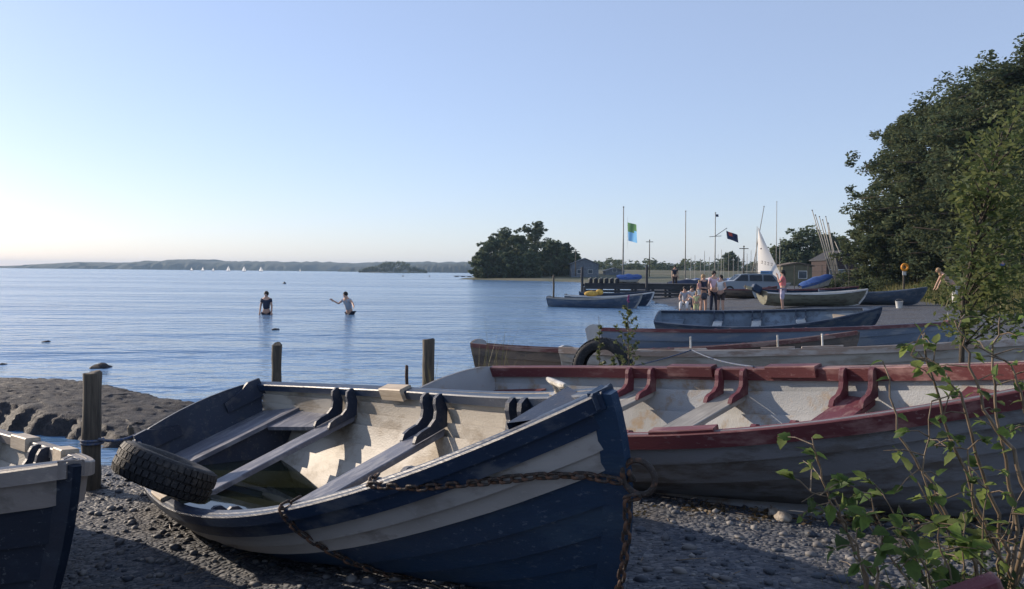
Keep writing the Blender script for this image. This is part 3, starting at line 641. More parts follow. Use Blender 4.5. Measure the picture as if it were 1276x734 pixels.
def sag(a, b_, s, n=14): return [Vector(a).lerp(Vector(b_), i / n) - Vector((0, 0, s * 4 * (i / n) * (1 - i / n))) for i in range(n + 1)]
ringw = HB.W(sr)
ga = HB.W(Vector((.80 * HB.L, -HB.hb(.80) - .03, HB.zs(.80) + .01))); gb = HB.W(Vector((.78 * HB.L, -HB.hb(.78) + .09, HB.zs(.78) + .012)))
def outset(p, h, d): return Vector(p) + h.M @ Vector((0, -d, 0))
mids = [outset(HB.W(HB.pt(u, g, -1, .03)), HB, .0) for u, g in ((.84, .93), (.89, .86), (.94, .79), (.975, .72))]
chain('rusty chain slung along the navy bow from the rail to the bow ring', [gb, ga] + mids + [ringw + HB.M @ Vector((0, -.05, .01))])
foot = Vector((ringw.x + .10, ringw.y - .30, g1(ringw.x + .1, ringw.y - .3) + .03))
dn = [HB.W(h_ + Vector((.07, -.05, 0))) for h_ in [HB.pt(1., g) for g in (.6, .48, .36, .24, .14)]]
chain('chain hanging from the bow ring down the stem', [ringw + HB.M @ Vector((0, -.03, -.05))] + dn + [foot])
u1 = None
best = min(np.linspace(.3, .75, 90), key=lambda u: abs((lambda q: CX + F * q.x / q.y)(HB.W(Vector((u * HB.L, -HB.hb(u), HB.zs(u))))) - 360))
u1 = float(best)
tp = HB.W(Vector((u1 * HB.L, -HB.hb(u1) + .07, HB.zs(u1) + .012))); t2 = HB.W(Vector((u1 * HB.L, -HB.hb(u1) - .035, HB.zs(u1) + .01)))
dn = [HB.W(HB.pt(u1 + k * .008, g, -1, .035)) for k, g in enumerate((.9, .75, .6, .45, .3))]
f2 = dn[-1]; chain('chain hanging over the middle of the navy boat rail down its side', [tp, t2] + dn + [Vector((f2.x + .1, f2.y - .08, g1(f2.x + .1, f2.y - .08) + .02))])

def tyre(label, loc, rot, Rr=.31, wd=.19):
    root = thing('car_tyre', label, 'tyre', loc, rot, 'old tyres used as fenders'); h2 = wd / 2
    prof = [(Rr - .012, -h2 * .7), (Rr - .03, -h2 * .93), (Rr - .065, -h2), (Rr - .10, -h2 * .93), (Rr - .125, -h2 * .75), (Rr - .125, -h2 * .6), (Rr - .10, -h2 * .7), (Rr - .05, -h2 * .75), (Rr - .03, 0), (Rr - .05, h2 * .75), (Rr - .10, h2 * .7), (Rr - .125, h2 * .6), (Rr - .125, h2 * .75), (Rr - .10, h2 * .93), (Rr - .065, h2), (Rr - .03, h2 * .93), (Rr - .012, h2 * .7)]
    MB().lathe(prof, 40, closed=True).build('carcass', M_rub, root, smooth=True, angle=50)
    mb = MB(); nb = 44
    for k in range(nb):
        for j, (z0, z1) in enumerate(((-.86, -.5), (-.42, -.06), (.06, .42), (.5, .86))):
            a = 2 * pi * (k + .5 * (j % 2)) / nb; w2 = pi / nb * .78; pr = [(a - w2, z0 * h2), (a + w2, z0 * h2), (a + w2, z1 * h2), (a - w2, z1 * h2)]
            e = [.012 if abs(z) > .8 * h2 else 0 for _, z in pr]
            mb.add([Vector(((Rr - e[i]) * cos(q), (Rr - e[i]) * sin(q), z)) for i, (q, z) in enumerate(pr)] + [Vector(((Rr - .035) * cos(q), (Rr - .035) * sin(q), z)) for q, z in pr], [(0, 1, 2, 3), (0, 4, 5, 1), (1, 5, 6, 2), (2, 6, 7, 3), (3, 7, 4, 0)])
    mb.build('tread', M_rub, root); return root
tl = at(206, 588, 4.95)
ax = Vector((.36, .27, .92)).normalized()
t1 = tyre('old car tyre lying over the near stern rail of the navy boat', tl, ax.to_track_quat('Z', 'Y').to_euler(), .29, .19)
t2c = at(751, 459, 9.0); wn = HW.M @ Vector((0, -1, .25)); 
tyre('old car tyre hung upright against the white boat behind the red boat', t2c, Vector((wn.x, wn.y, .12)).to_track_quat('Z', 'Y').to_euler(), .325, .2)
def rope(label, pts, r=.007, m=None): return tag(MB().tube(pts, r, 6).build('rope', m or M_rope, None, smooth=True), label, 'rope', 'mooring ropes')
wp = at(862, 435, 8.9); rope('thin rope from the hung tyre up to the white boat rail', sag(at(790, 456, 8.75), at(862, 436, 9.15), .01) )
rope('thin rope from the white boat rail down to the red boat', sag(at(862, 436, 9.15), HR.W(Vector((.5 * HR.L, HR.hb(.5) - .02, HR.zs(.5) + .01))), .03))

# ------------------------------------------------------------------ posts
def post(px, pt, Yd, rad, label, zb=None, m=None, name='mooring_post', cat='post'):
    t_ = at(px, pt, Yd); x = t_.x; z0 = (g1(x, Yd) if zb is None else zb) - .3; mb = MB(); n = 9; hgt = t_.z - z0
    pts = [Vector((random.gauss(0, .004), random.gauss(0, .004), hgt * i / n)) for i in range(n + 1)]
    mb.tube(pts + [Vector((0, 0, hgt + .006))], [rad * random.uniform(.95, 1.05) for _ in range(n + 1)] + [rad * .82], 14 if rad > .03 else 8)
    o = mb.build(name, m or M_postwood, None, smooth=True, angle=50); o.location = (x, Yd, z0); return tag(o, label, cat, 'posts along the water edge')
post(115, 465, 6.6, .068, 'thick round wooden post beside the left-hand boat bow')
post(345, 430, 9.6, .055, 'wooden post rising from the water behind the navy boat stern')
post(534, 423, 8.7, .062, 'wooden post with mossy side behind the middle of the navy boat')
post(507, 456, 8.6, .017, 'thin iron stake left of the mossy post', m=M_iron, name='iron_stake', cat='stake')
post(163, 533, 7.6, .03, 'short dark stake by the navy boat transom', name='short_stake', cat='stake')
rope('blue rope from the thick post to the navy boat transom', sag(at(122, 547, 6.55), HB.W(Vector((.02, -HB.hb(0) + .02, HB.zs(0) + .03))), .03), .012)
MB_ = MB(); pc = at(115, 548, 6.6); MB_.lathe([(.078 + .011 * cos(q) , .011 * sin(q)) for q in np.linspace(0, 2 * pi, 8)[:-1]], 20, Matrix.Translation(pc), closed=True); MB_.lathe([(.077 + .011 * cos(q), .011 * sin(q) - .022) for q in np.linspace(0, 2 * pi, 8)[:-1]], 20, Matrix.Translation(pc), closed=True)
tag(MB_.build('rope_coil', M_rope, None, smooth=True), 'rope turns wound round the thick post', 'rope')

# ------------------------------------------------------------------ stone slip at the left, rocks
M_rock = mat('wet_stone', (.018, .018, .021), (.04, .035, .035), .42, rough=.75, scale=14, bump=1., var=.5, fine=60)
ln = np.array([[-2.9, 8.7], [-3.7, 9.25], [-5.0, 10.0], [-6.4, 11.0], [-8.4, 12.6], [-11., 14.6]]); s_ = np.r_[0, np.cumsum(np.linalg.norm(np.diff(ln, axis=0), axis=1))]
sv = np.linspace(0, s_[-1], 300); cx_ = np.interp(sv, s_, ln[:, 0]); cy_ = np.interp(sv, s_, ln[:, 1]); hh = np.interp(sv, s_, [.06, .13, .22, .25, .06, -.2])
tx_, ty_ = np.gradient(cx_), np.gradient(cy_); l_ = np.hypot(tx_, ty_); nx_, ny_ = ty_ / l_, -tx_ / l_
qv = np.linspace(-1.25, 1.25, 110); XX = cx_[:, None] + nx_[:, None] * qv * 1.0; YY = cy_[:, None] + ny_[:, None] * qv * 1.0
e1, e2 = [np.interp(sv, np.linspace(0, s_[-1], 46), rng.normal(size=46) * .03) + np.interp(sv, np.linspace(0, s_[-1], 140), rng.normal(size=140) * .025) for _ in range(2)]
edge = 1 - sst(.66, 1.2, np.abs(qv)[None, :] + e1[:, None] * (qv > 0)[None, :] + e2[:, None] * (qv <= 0)[None, :]); ZZ = -.25 + (hh[:, None] + .25) * edge
nz = rng.normal(size=XX.shape); 
for k in range(2): nz = (nz + np.roll(nz, 1, 0) + np.roll(nz, -1, 0) + np.roll(nz, 1, 1) + np.roll(nz, -1, 1)) / 5
ZZ += nz * .015 + .008 * np.sin(XX * 7 + np.sin(YY * 5)) * np.sin(YY * 6); ZZ = np.where(edge < .97, np.round(ZZ / .055) * .055 * .5 + ZZ * .5, ZZ)
XX += np.roll(nz, 7, 0) * .05
tag(gridmesh('stone_slip', XX, YY, ZZ, M_rock), 'low rough stone slip running out into the lake at the left', 'slipway')
def rock(name, label, p, sc, seed, group, m=M_rock):
    r_ = random.Random(seed); mb = MB(); mb.ball((0, 0, 0), 1, sub=3); ph = [r_.uniform(0, 6) for _ in range(6)]
    mb.v = [tuple(c * (1 + .16 * sin(3 * v[0] + ph[0]) * sin(3 * v[1] + ph[1]) + .10 * sin(6 * v[2] + ph[2] + 4 * v[0]) + .05 * sin(11 * v[1] + ph[3])) * s for c, s in zip(v, sc)) for v in mb.v]
    o = mb.build(name, m, None, smooth=True); o.location = p; o.rotation_euler = (0, 0, r_.uniform(0, 6)); return tag(o, label, 'rock', group)
for i, (px, py, wpx, lb) in enumerate([(126, 458, 30, 'dark rounded rock awash beyond the thick post'), (57, 426, 11, 'small dark rock awash near the left edge'), (343, 411, 13, 'small dark rock awash below the left wading figure'), (3, 454, 10, 'tiny rock awash at the left edge')]):
    p = on(px, py, 0); s = wpx / F * p.y / 2; rock('lake_rock', lb, p - Vector((0, 0, s * .12)), (s, s * .8, s * .42), i, 'rocks awash in the lake')
for i, (px, py, s) in enumerate([(976, 652, .05), (965, 643, .042)]):
    p = on(px, py, .36); p.z = g1(p.x, p.y) + s * .4; rock('beach_stone', ['larger pale stone on the lit shingle by the red boat', 'pale stone just left of the larger one on the lit shingle'][i], p, (s, s * .8, s * .75), 20 + i, 'stones on the shingle', mat('pale_stone', (.26, .22, .18), (.36, .32, .27), .4, bump=.6))
# loose pebbles on the near beach
ico = MB(); ico.ball((0, 0, 0), 1, sub=1); IV = np.array(ico.v); IF = np.array(ico.f)
n = 26000; yy = 2.2 + rng.random(n) ** .9 * 7; xx = rng.uniform(-3.4, 5.2, n); s = .005 + .03 * rng.random(n) ** 8
sc = np.stack([s * (.8 + .5 * rng.random(n)), s * (.7 + .4 * rng.random(n)), s * (.45 + .3 * rng.random(n))], 1); a = rng.random(n) * 6.28
V = IV[None] * sc[:, None, :] * (1 + .15 * rng.normal(size=(n, len(IV), 1))); c_, s_2 = np.cos(a)[:, None], np.sin(a)[:, None]
V = np.stack([V[..., 0] * c_ - V[..., 1] * s_2, V[..., 0] * s_2 + V[..., 1] * c_, V[..., 2]], -1) + np.stack([xx, yy, gz(xx, yy) + .018 * np.sin(xx * 3.1 + np.sin(yy * 2.3) * 1.7) * np.sin(yy * 2.7 + xx) + sc[:, 2] * .3], 1)[:, None, :]
m, t, p = nmat('pebble'); g = N(t, 'NewGeometry'); c = ramp(t, g.outputs['Random Per Island'], [(0, (.024, .031, .046)), (.4, (.06, .070, .088)), (.75, (.125, .12, .12)), (1, (.24, .23, .22))]); t.links.new(c, p.inputs['Base Color']); p.inputs['Roughness'].default_value = .7
tag(npmesh('loose_pebbles', V.reshape(-1, 3), (IF[None] + np.arange(n)[:, None, None] * len(IV)).reshape(-1, 3), m), 'loose pebbles strewn over the beach', 'pebbles', kind='stuff')

nd = 420; yd = 2.6 + rng.random(nd) * 5; xd = rng.uniform(-2.2, 4.6, nd); mb = MB()
for x_, y_ in zip(xd, yd):
    L_ = random.uniform(.02, .13); a_ = random.uniform(0, 6.3); z_ = g1(x_, y_) + .012; e_ = Vector((cos(a_) * L_, sin(a_) * L_, random.uniform(.0, .012))); c0 = Vector((x_, y_, z_)); mb.tube([c0, c0 + e_ * .5 + Vector((random.gauss(0, .006), random.gauss(0, .006), .004)), c0 + e_], [.0025, .003, .0015], 4)
tag(mb.build('driftwood_bits', wood('dry_twig', (.10, .07, .045), (.24, .18, .12), axis=0), None), 'broken twigs and dry reed bits scattered on the shingle', 'debris', kind='stuff')
cw = []; 
for k in range(46):
    q = rng.normal(size=2) * (.9, .16); cw.append((1.9 + q[0] + .35 * q[1], 4.75 - .42 * q[0] + q[1]))
cw = np.array(cw); V, Q = leafcloud(np.c_[cw, gz(cw[:, 0], cw[:, 1]) + .012], .11, 26, .016, squash=.08, seed=77, flat=.15)
tag(npmesh('dead_leaf_litter', V, Q, leafmat('dead_leaf', (.05, .035, .02), (.11, .075, .04), (.20, .14, .08), trans=.1)), 'brown leaf litter along the foot of the red boat', 'litter', kind='stuff')

# ------------------------------------------------------------------ foreground plants
def leafmesh(w, bend, jag, seed):
    r_ = random.Random(seed); n = 6; L = []; C_ = []; Rr = []
    for i in range(n + 1):
        f = i / n; ww = w * (sin(pi * f ** .75) ** .8 if 0 < f < 1 else 0) * (1 + jag * (-1) ** i); z = -bend * f * f
        C_.append(Vector((0, f, z))); L.append(Vector((-ww, f - .03, z + .35 * ww))); Rr.append(Vector((ww, f - .03, z + .35 * ww)))
    mb = MB(); mb.grid([L, C_, Rr]); o = mb.build('leaf', ML_bush, None, smooth=True, fix=False); me = o.data; bpy.data.objects.remove(o); return me
LEAVES = [leafmesh(.30, .15, .10, 1), leafmesh(.36, .35, .14, 2), leafmesh(.26, .05, .08, 3), leafmesh(.32, .5, .12, 4)]
M_stem = wood('woody_stem', (.09, .06, .035), (.22, .16, .10), axis=2, bump=.4)
def shrub(label, base, stems, group, lsize=.05, dens=1., seed=0, name='leafy_shrub', tw=True):
    r_ = random.Random(seed); root = thing(name, label, 'shrub', base, group=group); B0 = Vector(base)
    def addleaf(p, d, s):
        o = link('leaf', r_.choice(LEAVES), root); o.location = p; o.scale = (s, s, s); q = d.to_track_quat('Y', 'Z'); o.rotation_mode = 'QUATERNION'; o.rotation_quaternion = q @ Euler((r_.uniform(-.5, .3), r_.uniform(-.9, .9), 0)).to_quaternion()
    for pts, r0, leafy in stems:
        P = [Vector(q) - B0 for q in pts]; 
        fine_ = []
        for a, b_ in zip(P, P[1:]):
            for k in range(4): fine_.append(a.lerp(b_, k / 4) + Vector((r_.gauss(0, .005), r_.gauss(0, .005), 0)))
        fine_.append(P[-1]); nn = len(fine_)
        MB().tube(fine_, [r0 * (1 - .75 * i / nn) for i in range(nn)], 6).build('stem', M_stem, root, smooth=True)
        for i in range(int(nn * leafy[0]), nn):
            if r_.random() > dens * leafy[1]: continue
            d = Vector((r_.gauss(0, 1), r_.gauss(0, 1), r_.uniform(-.3, .8))).normalized(); p = fine_[i]
            if tw and r_.random() < .55:
                e = p + d * r_.uniform(.05, .13); MB().tube([p, p.lerp(e, .5) + Vector((0, 0, .01)), e], [.0025, .002, .0012], 4).build('twig', M_stem, root)
                for k in range(r_.randint(2, 5)):
                    d2 = (d + Vector((r_.gauss(0, .8), r_.gauss(0, .8), r_.gauss(0, .6)))).normalized(); addleaf(p.lerp(e, r_.uniform(.55, 1)), d2, lsize * r_.uniform(.35, 1.25))
            else: addleaf(p, d, lsize * r_.uniform(.5, 1.3))
    return root
def st(pxs, Yd, dY=0.): n_ = len(pxs); return [at(a, b_, Yd + dY * i / (n_ - 1)) for i, (a, b_) in enumerate(pxs)]
def base_of(px, Yd): x = xat(px, Yd, 700); return Vector((x, Yd, g1(x, Yd)))
b0 = base_of(1235, 2.75)
shrub('tall bare-stemmed leafy shrub in front at the right, against the red boat', b0, [
    ([b0] + st([(1212, 700), (1160, 600), (1118, 540), (1100, 450)], 2.6, .1), .0075, (.45, .55)),
    ([b0] + st([(1245, 690), (1210, 610), (1175, 520), (1150, 430), (1148, 415)], 2.75), .008, (.4, .75)),
    ([b0] + st([(1255, 690), (1225, 590), (1195, 490), (1170, 460), (1135, 442)], 2.7), .008, (.35, .8)),
    ([b0] + st([(1270, 660), (1255, 590), (1240, 520), (1238, 440), (1246, 395)], 2.8), .009, (.3, .5)),
    ([b0] + st([(1285, 640), (1262, 560), (1225, 510), (1205, 440), (1190, 400)], 2.55), .009, (.4, .6)),
    ([b0] + st([(1300, 640), (1290, 560), (1275, 500), (1262, 455), (1215, 430)], 2.6), .008, (.3, .6)),
    ([b0] + st([(1240, 720), (1180, 660), (1150, 590), (1161, 500)], 2.6), .006, (.3, .7)),
    ([b0] + st([(1260, 720), (1215, 640), (1205, 560), (1165, 555)], 2.65), .006, (.3, .9)),
    ], 'foreground shrubs', .044, 1.3, 5)
b1 = base_of(1075, 2.6)
shrub('low shrub with a pale leafy tip against the red boat hull', b1, [
    ([b1] + st([(1080, 720), (1045, 640), (1022, 585), (1012, 545)], 2.6), .006, (.45, .9)), ([b1] + st([(1085, 720), (1060, 665), (1040, 622), (1010, 612)], 2.55), .005, (.4, .9)),
    ([b1] + st([(1095, 715), (1100, 660), (1085, 615)], 2.5), .005, (.3, .9))], 'foreground shrubs', .046, 1.3, 9)
b2 = base_of(1190, 2.45)
shrub('dense dark leafy undergrowth in the bottom right corner', b2, [([b2] + st([(1190 + dx, 745), (1170 + dx * 1.5, 690 + dy), (1160 + dx * 2, 640 + dy)], 2.4 + .05 * i), .005, (.25, 1.)) for i, (dx, dy) in enumerate([(-40, 10), (-20, -10), (0, -20), (20, 0), (35, -30), (50, 0), (30, 30), (-55, 30), (60, -40), (10, 20), (-30, -25)])], 'foreground shrubs', .06, 1., 12)
ux = rng.uniform(1.15, 2.6, 260); uy = rng.uniform(2.35, 3.3, 260); uk = ux / uy > .47; ux, uy = ux[uk], uy[uk]; uz = gz(ux, uy)
V, Q = leafcloud(np.c_[ux, uy, uz + rng.random(len(ux)) ** 2 * .34 + .02], .06, 15, .017, seed=61, flat=.5)
tag(npmesh('undergrowth', V, Q, leafmat('undergrowth_leaf', (.014, .030, .012), (.03, .06, .018), (.07, .11, .03), trans=.35)), 'dark small-leaved undergrowth at the foot of the right-hand shrubs', 'undergrowth', kind='stuff')
gxr = rng.uniform(.9, 2.7, 900); gyr = rng.uniform(2.3, 3.5, 900); k_ = rng.random(900) < np.clip((gxr / gyr - .36) * 5, 0, 1); gxr, gyr = gxr[k_], gyr[k_]
tag(grassobj('undergrowth_grass', np.c_[gxr, gyr, gz(gxr, gyr)], .17, .0022, 9, ML_grass, .5), 'thin grass blades among the undergrowth at the right', 'grass', kind='stuff')
# sapling with blurred foliage between the red and the white boat
bs = Vector((xat(1205, 7.4), 7.4, 0)); bs.z = g1(bs.x, bs.y); sap = thing('sapling', 'young yellow-green sapling standing in front of the tree bank', 'tree', bs, group=None)
mb = MB(); cl = []; r_ = random.Random(3)
mb.tube([(0, 0, 0), (-.04, 0, .6), (-.02, .02, 1.2), (.12, 0, 1.9), (.3, 0, 2.6)], [.028, .024, .018, .012, .005], 7)
for px, py in [(1190, 378), (1205, 385), (1235, 360), (1250, 390), (1265, 372), (1200, 345), (1215, 350), (1250, 340), (1205, 255), (1215, 225), (1240, 205), (1262, 215), (1248, 250), (1225, 275), (1268, 265), (1262, 300), (1240, 310), (1205, 290), (1255, 150), (1270, 180), (1232, 170), (1278, 130), (1225, 240), (1205, 215), (1195, 235), (1215, 190), (1250, 235), (1265, 240), (1270, 150), (1245, 185), (1232, 335), (1262, 330), (1220, 320), (1210, 395), (1285, 240), (1290, 330), (1290, 300), (1190, 400), (1275, 395)]:
    q = at(px, py, 7.4 + r_.uniform(-.35, .35)) - bs; hgt = max(.5, q.z - .25); st_ = Vector((.0 if hgt < 1.3 else .18 * (hgt - 1.2), 0, min(hgt, 2.4))); mb.tube([st_, st_.lerp(q, .5) + Vector((0, 0, .05)), q], [.009, .006, .002], 5)
    for k in range(5): cl.append(st_.lerp(q, .55 + .45 * k / 4) + Vector((r_.gauss(0, .05), r_.gauss(0, .05), r_.gauss(0, .04))))
mb.build('trunk', M_bark, sap, smooth=True); V, Q = leafcloud(cl, .2, 17, .034, seed=5); npmesh('crown', V, Q, ML_yel, sap)['kind'] = 'stuff'
# flowering weeds beside the tyre, grass by the red boat
M_flower = mat('purple_flower', (.20, .05, .16), None, rough=.7); ML_weed = leafmat('weed_leaf', (.035, .06, .02), (.06, .09, .03), (.10, .12, .045), trans=.35)
def weed(label, px, pt, Yd, wpx, nleaf, seed, flower=True):
    t_ = at(px, pt, Yd); x = t_.x; z0 = g1(x, Yd); hgt = t_.z - z0; root = thing('flowering_weed', label, 'plant', (x, Yd, z0), group='weeds among the boats'); r_ = random.Random(seed)
    MB().tube([(0, 0, 0), (.01, 0, hgt * .5), (-.005, .01, hgt)], [.008, .006, .002], 5).build('stem', M_stem, root)
    w_ = wpx / F * Yd; cl = []
    for k in range(nleaf):
        f = .25 + .7 * k / nleaf; a = k * 2.4; d = Vector((cos(a), sin(a), .9)); L = w_ * .5 * (1.15 - f) * r_.uniform(.7, 1.2); tip = Vector((0, 0, hgt * f)) + d * L
        MB().tube([(0, 0, hgt * f), tip], [.003, .001], 4).build('branch', M_stem, root); cl += [Vector((0, 0, hgt * f)).lerp(tip, q) for q in (.3, .55, .8, 1.)]
    V, Q = leafcloud(cl, .022, 5, .022, seed=seed); npmesh('leaves', V, Q, ML_weed, root)
    if flower:
        mb = MB(); [mb.ball((r_.gauss(0, .006), r_.gauss(0, .006), hgt + .012 * k), .011, sub=1) for k in range(6)]; mb.build('flower_spike', M_flower, root)
weed('tall flowering weed rising behind the hung tyre', 783, 376, 8.45, 62, 26, 1)
weed('slim weed just left of the tall flowering weed', 747, 394, 8.5, 22, 12, 2, False)
weed('short weed growing in front of the hung tyre', 763, 440, 8.3, 30, 12, 4, False)
for i, (px, Yd, hgt, nn) in enumerate([(541, 8.3, .75, 16), (601, 8.9, .8, 14), (617, 8.3, .9, 12), (650, 8.8, .6, 8)]):
    x = xat(px, Yd); z = g1(x, Yd); P = np.array([[x, Yd, z]]) + np.c_[rng.normal(size=(nn, 2)) * .03, np.zeros(nn)]
    tag(grassobj('grass_tuft', P, hgt, .0035, 40 + i, ML_grass, .16), ['wispy grass tuft right of the mossy post', 'wispy grass tuft by the red boat stern', 'tallest wispy grass tuft behind the red boat stern', 'thin grass tuft behind the red boat rail'][i], 'grass tuft', 'grass tufts by the boats')
# maroon board end in the bottom corner
bd = at(1215, 738, 2.3); o = MB().box((0, 0, 0), (.15, .05, .10), ch=.006).build('board', M_maroon, None); o.location = bd - Vector((0, 0, .02)); o.rotation_euler = (R(12), R(-24), R(-8)); 
lg = MB(); lg.box((0, 0, 0), (.05, .04, .5)); l_o = lg.build('support', M_maroon, o); l_o.location = (0, .05, -.28); tag(o, 'maroon painted board end poking up in the bottom right corner', 'board')

# ------------------------------------------------------------------ people
M_skin = mat('skin', (.52, .31, .22), None, rough=.55, bump=0, var=.08)
def cloth(name, c): return mat('cloth_' + name, c, None, rough=.85, bump=.3, var=.18, fine=140)
M_hair_d = mat('dark_hair', (.02, .015, .012), None, rough=.6, bump=.4, fine=200); M_hair_b = mat('fair_hair', (.34, .22, .11), None, rough=.6, bump=.4, fine=200)
def skin(name, V, E, rad, m, parent, sub=1, root=0):
    me = bpy.data.meshes.new(name); me.from_pydata([tuple(v) for v in V], E, []); o = bpy.data.objects.new('tmp', me); COL.objects.link(o)
    md = o.modifiers.new('s', 'SKIN'); md.use_smooth_shade = True
    for i, q in enumerate(me.skin_vertices[0].data): q.radius = (rad[i], rad[i]); q.use_root = (i == root)
    sb = o.modifiers.new('d', 'SUBSURF'); sb.levels = sub; sb.render_levels = sub
    dg = bpy.context.evaluated_depsgraph_get(); dg.update(); ev = bpy.data.meshes.new_from_object(o.evaluated_get(dg)); bpy.data.objects.remove(o); ev.name = name; ev.materials.clear(); ev.materials.append(m)
    return link(name, ev, parent)
def person(label, loc, face, hgt=1.68, top=None, bottom=None, hair=None, long_top=True, arms=None, legs=None, lean=0., skirt=False, sleeve=.5, leglen=.5, extra=None, long_hair=True, group='people on the beach', name='person'):
    """arms/legs: (elbow, hand) and (knee, foot) as local offsets for left(+x) and right; facing +y locally, then turned"""
    k = hgt / 1.7; root = thing(name, label, 'person', loc, (0, 0, face), group)
    def v(x, y, z): return Vector((x, y, z)) * k
    ly = lean
    pel = v(0, 0, .93); wa = v(0, ly * .12, 1.08); ch = v(0, ly * .32, 1.28); nb = v(0, ly * .46, 1.44); nk = v(0, ly * .52, 1.50); hd = v(0, ly * .62 + .01, 1.60); tp_ = v(0, ly * .68, 1.665)
    arms = arms or [((.05, .02, -.27), (.06, .10, -.50)), ((-.05, .02, -.27), (-.06, .10, -.50))]
    legs = legs or [((.02, .02, -.44), (.03, -.02, -.87)), ((-.02, .02, -.44), (-.03, -.02, -.87))]
    V = [pel, wa, ch, nb, nk, hd, tp_, hd + v(0, .095, -.02)]; rad = [.135, .115, .135, .085, .055, .088, .06, .022]; E = [(0, 1), (1, 2), (2, 3), (3, 4), (4, 5), (5, 6), (5, 7)]
    sh, hp = [], []
    for s, (el, ha) in zip((1, -1), arms):
        S0 = nb + v(.165 * s, 0, -.04); b_ = len(V); V += [S0, S0 + v(*el), S0 + v(*ha)]; rad += [.058, .042, .030]; E += [(3, b_), (b_, b_ + 1), (b_ + 1, b_ + 2)]; sh.append((S0, V[b_ + 1], V[b_ + 2]))
        d = (V[b_ + 2] - V[b_ + 1]).normalized(); sd_ = d.cross(Vector((0, 1, 0))); sd_ = sd_.normalized() if sd_.length > .1 else Vector((1, 0, 0)); pm = len(V); V.append(V[b_ + 2] + d * .075 * k); rad.append(.032); E.append((b_ + 2, pm))
        for j, (o_, L) in enumerate(((-.03, .07), (-.01, .085), (.012, .08), (.03, .06))):
            q = len(V); V += [V[pm] + sd_ * o_ * k + d * .03 * k, V[pm] + sd_ * o_ * k * 1.1 + d * (.03 + L * .6) * k + Vector((0, .012, 0)), V[pm] + sd_ * o_ * k * 1.1 + d * (.03 + L) * k + Vector((0, .03, 0))]; rad += [.010, .009, .008]; E += [(pm, q), (q, q + 1), (q + 1, q + 2)]
        q = len(V); V += [V[b_ + 2] + d * .03 * k - sd_ * .045 * k, V[b_ + 2] + d * .075 * k - sd_ * .065 * k]; rad += [.011, .009]; E += [(pm, q), (q, q + 1)]
    for s, (kn, ft) in zip((1, -1), legs):
        H0 = pel + v(.09 * s, 0, -.06); b_ = len(V); A = H0 + v(*ft); V += [H0, H0 + v(*kn), A, A + v(0, .16, -.035)]; rad += [.088, .060, .042, .032]; E += [(0, b_), (b_, b_ + 1), (b_ + 1, b_ + 2), (b_ + 2, b_ + 3)]; hp.append((H0, V[b_ + 1], A))
    rad = [r_ * k for r_ in rad]; body = skin('body', V, E, rad, M_skin, root)
    if top:
        tv = [wa - v(0, 0, .10 if long_top else 0), ch, nb + v(0, 0, -.02)]; te = [(0, 1), (1, 2)]; tr_ = [.142, .155, .098]
        for (S0, el, ha) in sh: b_ = len(tv); tv += [S0, S0.lerp(el, sleeve)]; te += [(2, b_), (b_, b_ + 1)]; tr_ += [.072, .06]
        skin('shirt', tv, te, [q * k for q in tr_], top, root)
    if bottom:
        tv = [pel + v(0, 0, .04)]; te = []; tr_ = [.155]
        if skirt:
            tv += [pel + v(0, 0, -.10), pel + v(0, 0, -.32)]; te += [(0, 1), (1, 2)]; tr_ += [.175, .20]
        else:
            for (H0, kn, ft) in hp:
                b_ = len(tv); e = H0.lerp(kn, min(1, leglen * 2)); tv += [H0, e]; te += [(0, b_), (b_, b_ + 1)]; tr_ += [.108, .085]
                if leglen > .5: tv.append(kn.lerp(ft, leglen * 2 - 1)); te.append((b_ + 1, b_ + 2)); tr_.append(.062)
        skin('skirt' if skirt else 'shorts' if leglen <= .6 else 'trousers', tv, te, [q * k for q in tr_], bottom, root)
    if hair:
        mb = MB(); mb.ball(hd + v(0, -.018, .03), .105 * k, sub=2, sc=(.92, 1.0, .98)); 
        if long_hair: mb.ball(hd + v(0, -.075, -.10), .075 * k, sub=2, sc=(1., .7, 1.7))
        mb.build('hair', hair, root, smooth=True)
    mb = MB(); [mb.ball(hd + v(.033 * s, .083, .005), .011 * k, sub=1) for s in (-1, 1)]; mb.build('eyes', M_hair_d, root); MB().box(hd + v(0, .085, -.052), (.045 * k, .012, .012)).build('mouth', mat('lips', (.35, .12, .10), None, bump=0), root)
    return root
def ground_at(px, Yd): x = xat(px, Yd, 388); return Vector((x, Yd, g1(x, Yd)))
Yp = 36.
person('woman with fair hair and dark dress standing left in the group', ground_at(876, Yp), R(200), 1.70, cloth('navy', (.03, .035, .06)), cloth('navygrey', (.07, .08, .11)), M_hair_b, skirt=True, sleeve=.05, arms=[((.10, .08, -.24), (-.02, .28, -.26)), ((-.05, .05, -.26), (.02, .25, -.30))])
person('toddler in pink carried on the arm of the fair-haired woman', ground_at(871, Yp - .22) + Vector((0, 0, .62)), R(40), .85, cloth('pinkpale', (.60, .32, .30)), cloth('white', (.7, .68, .66)), M_hair_b, long_hair=False)
person('man with dark hair and pale pink shirt at the back of the group', ground_at(889, Yp + .7), R(190), 1.82, cloth('palepink', (.62, .46, .52)), cloth('navy', (.03, .035, .06)), M_hair_d, long_hair=False, leglen=.9)
person('woman with dark hair, white vest and dark shorts at the right of the group', ground_at(898, Yp - .3), R(140), 1.62, cloth('white', (.72, .70, .72)), cloth('darkbrown', (.06, .045, .045)), M_hair_d, sleeve=.05, leglen=.35, arms=[((.06, .06, -.24), (.0, .28, -.30)), ((-.08, .02, -.26), (-.12, .2, -.30))])
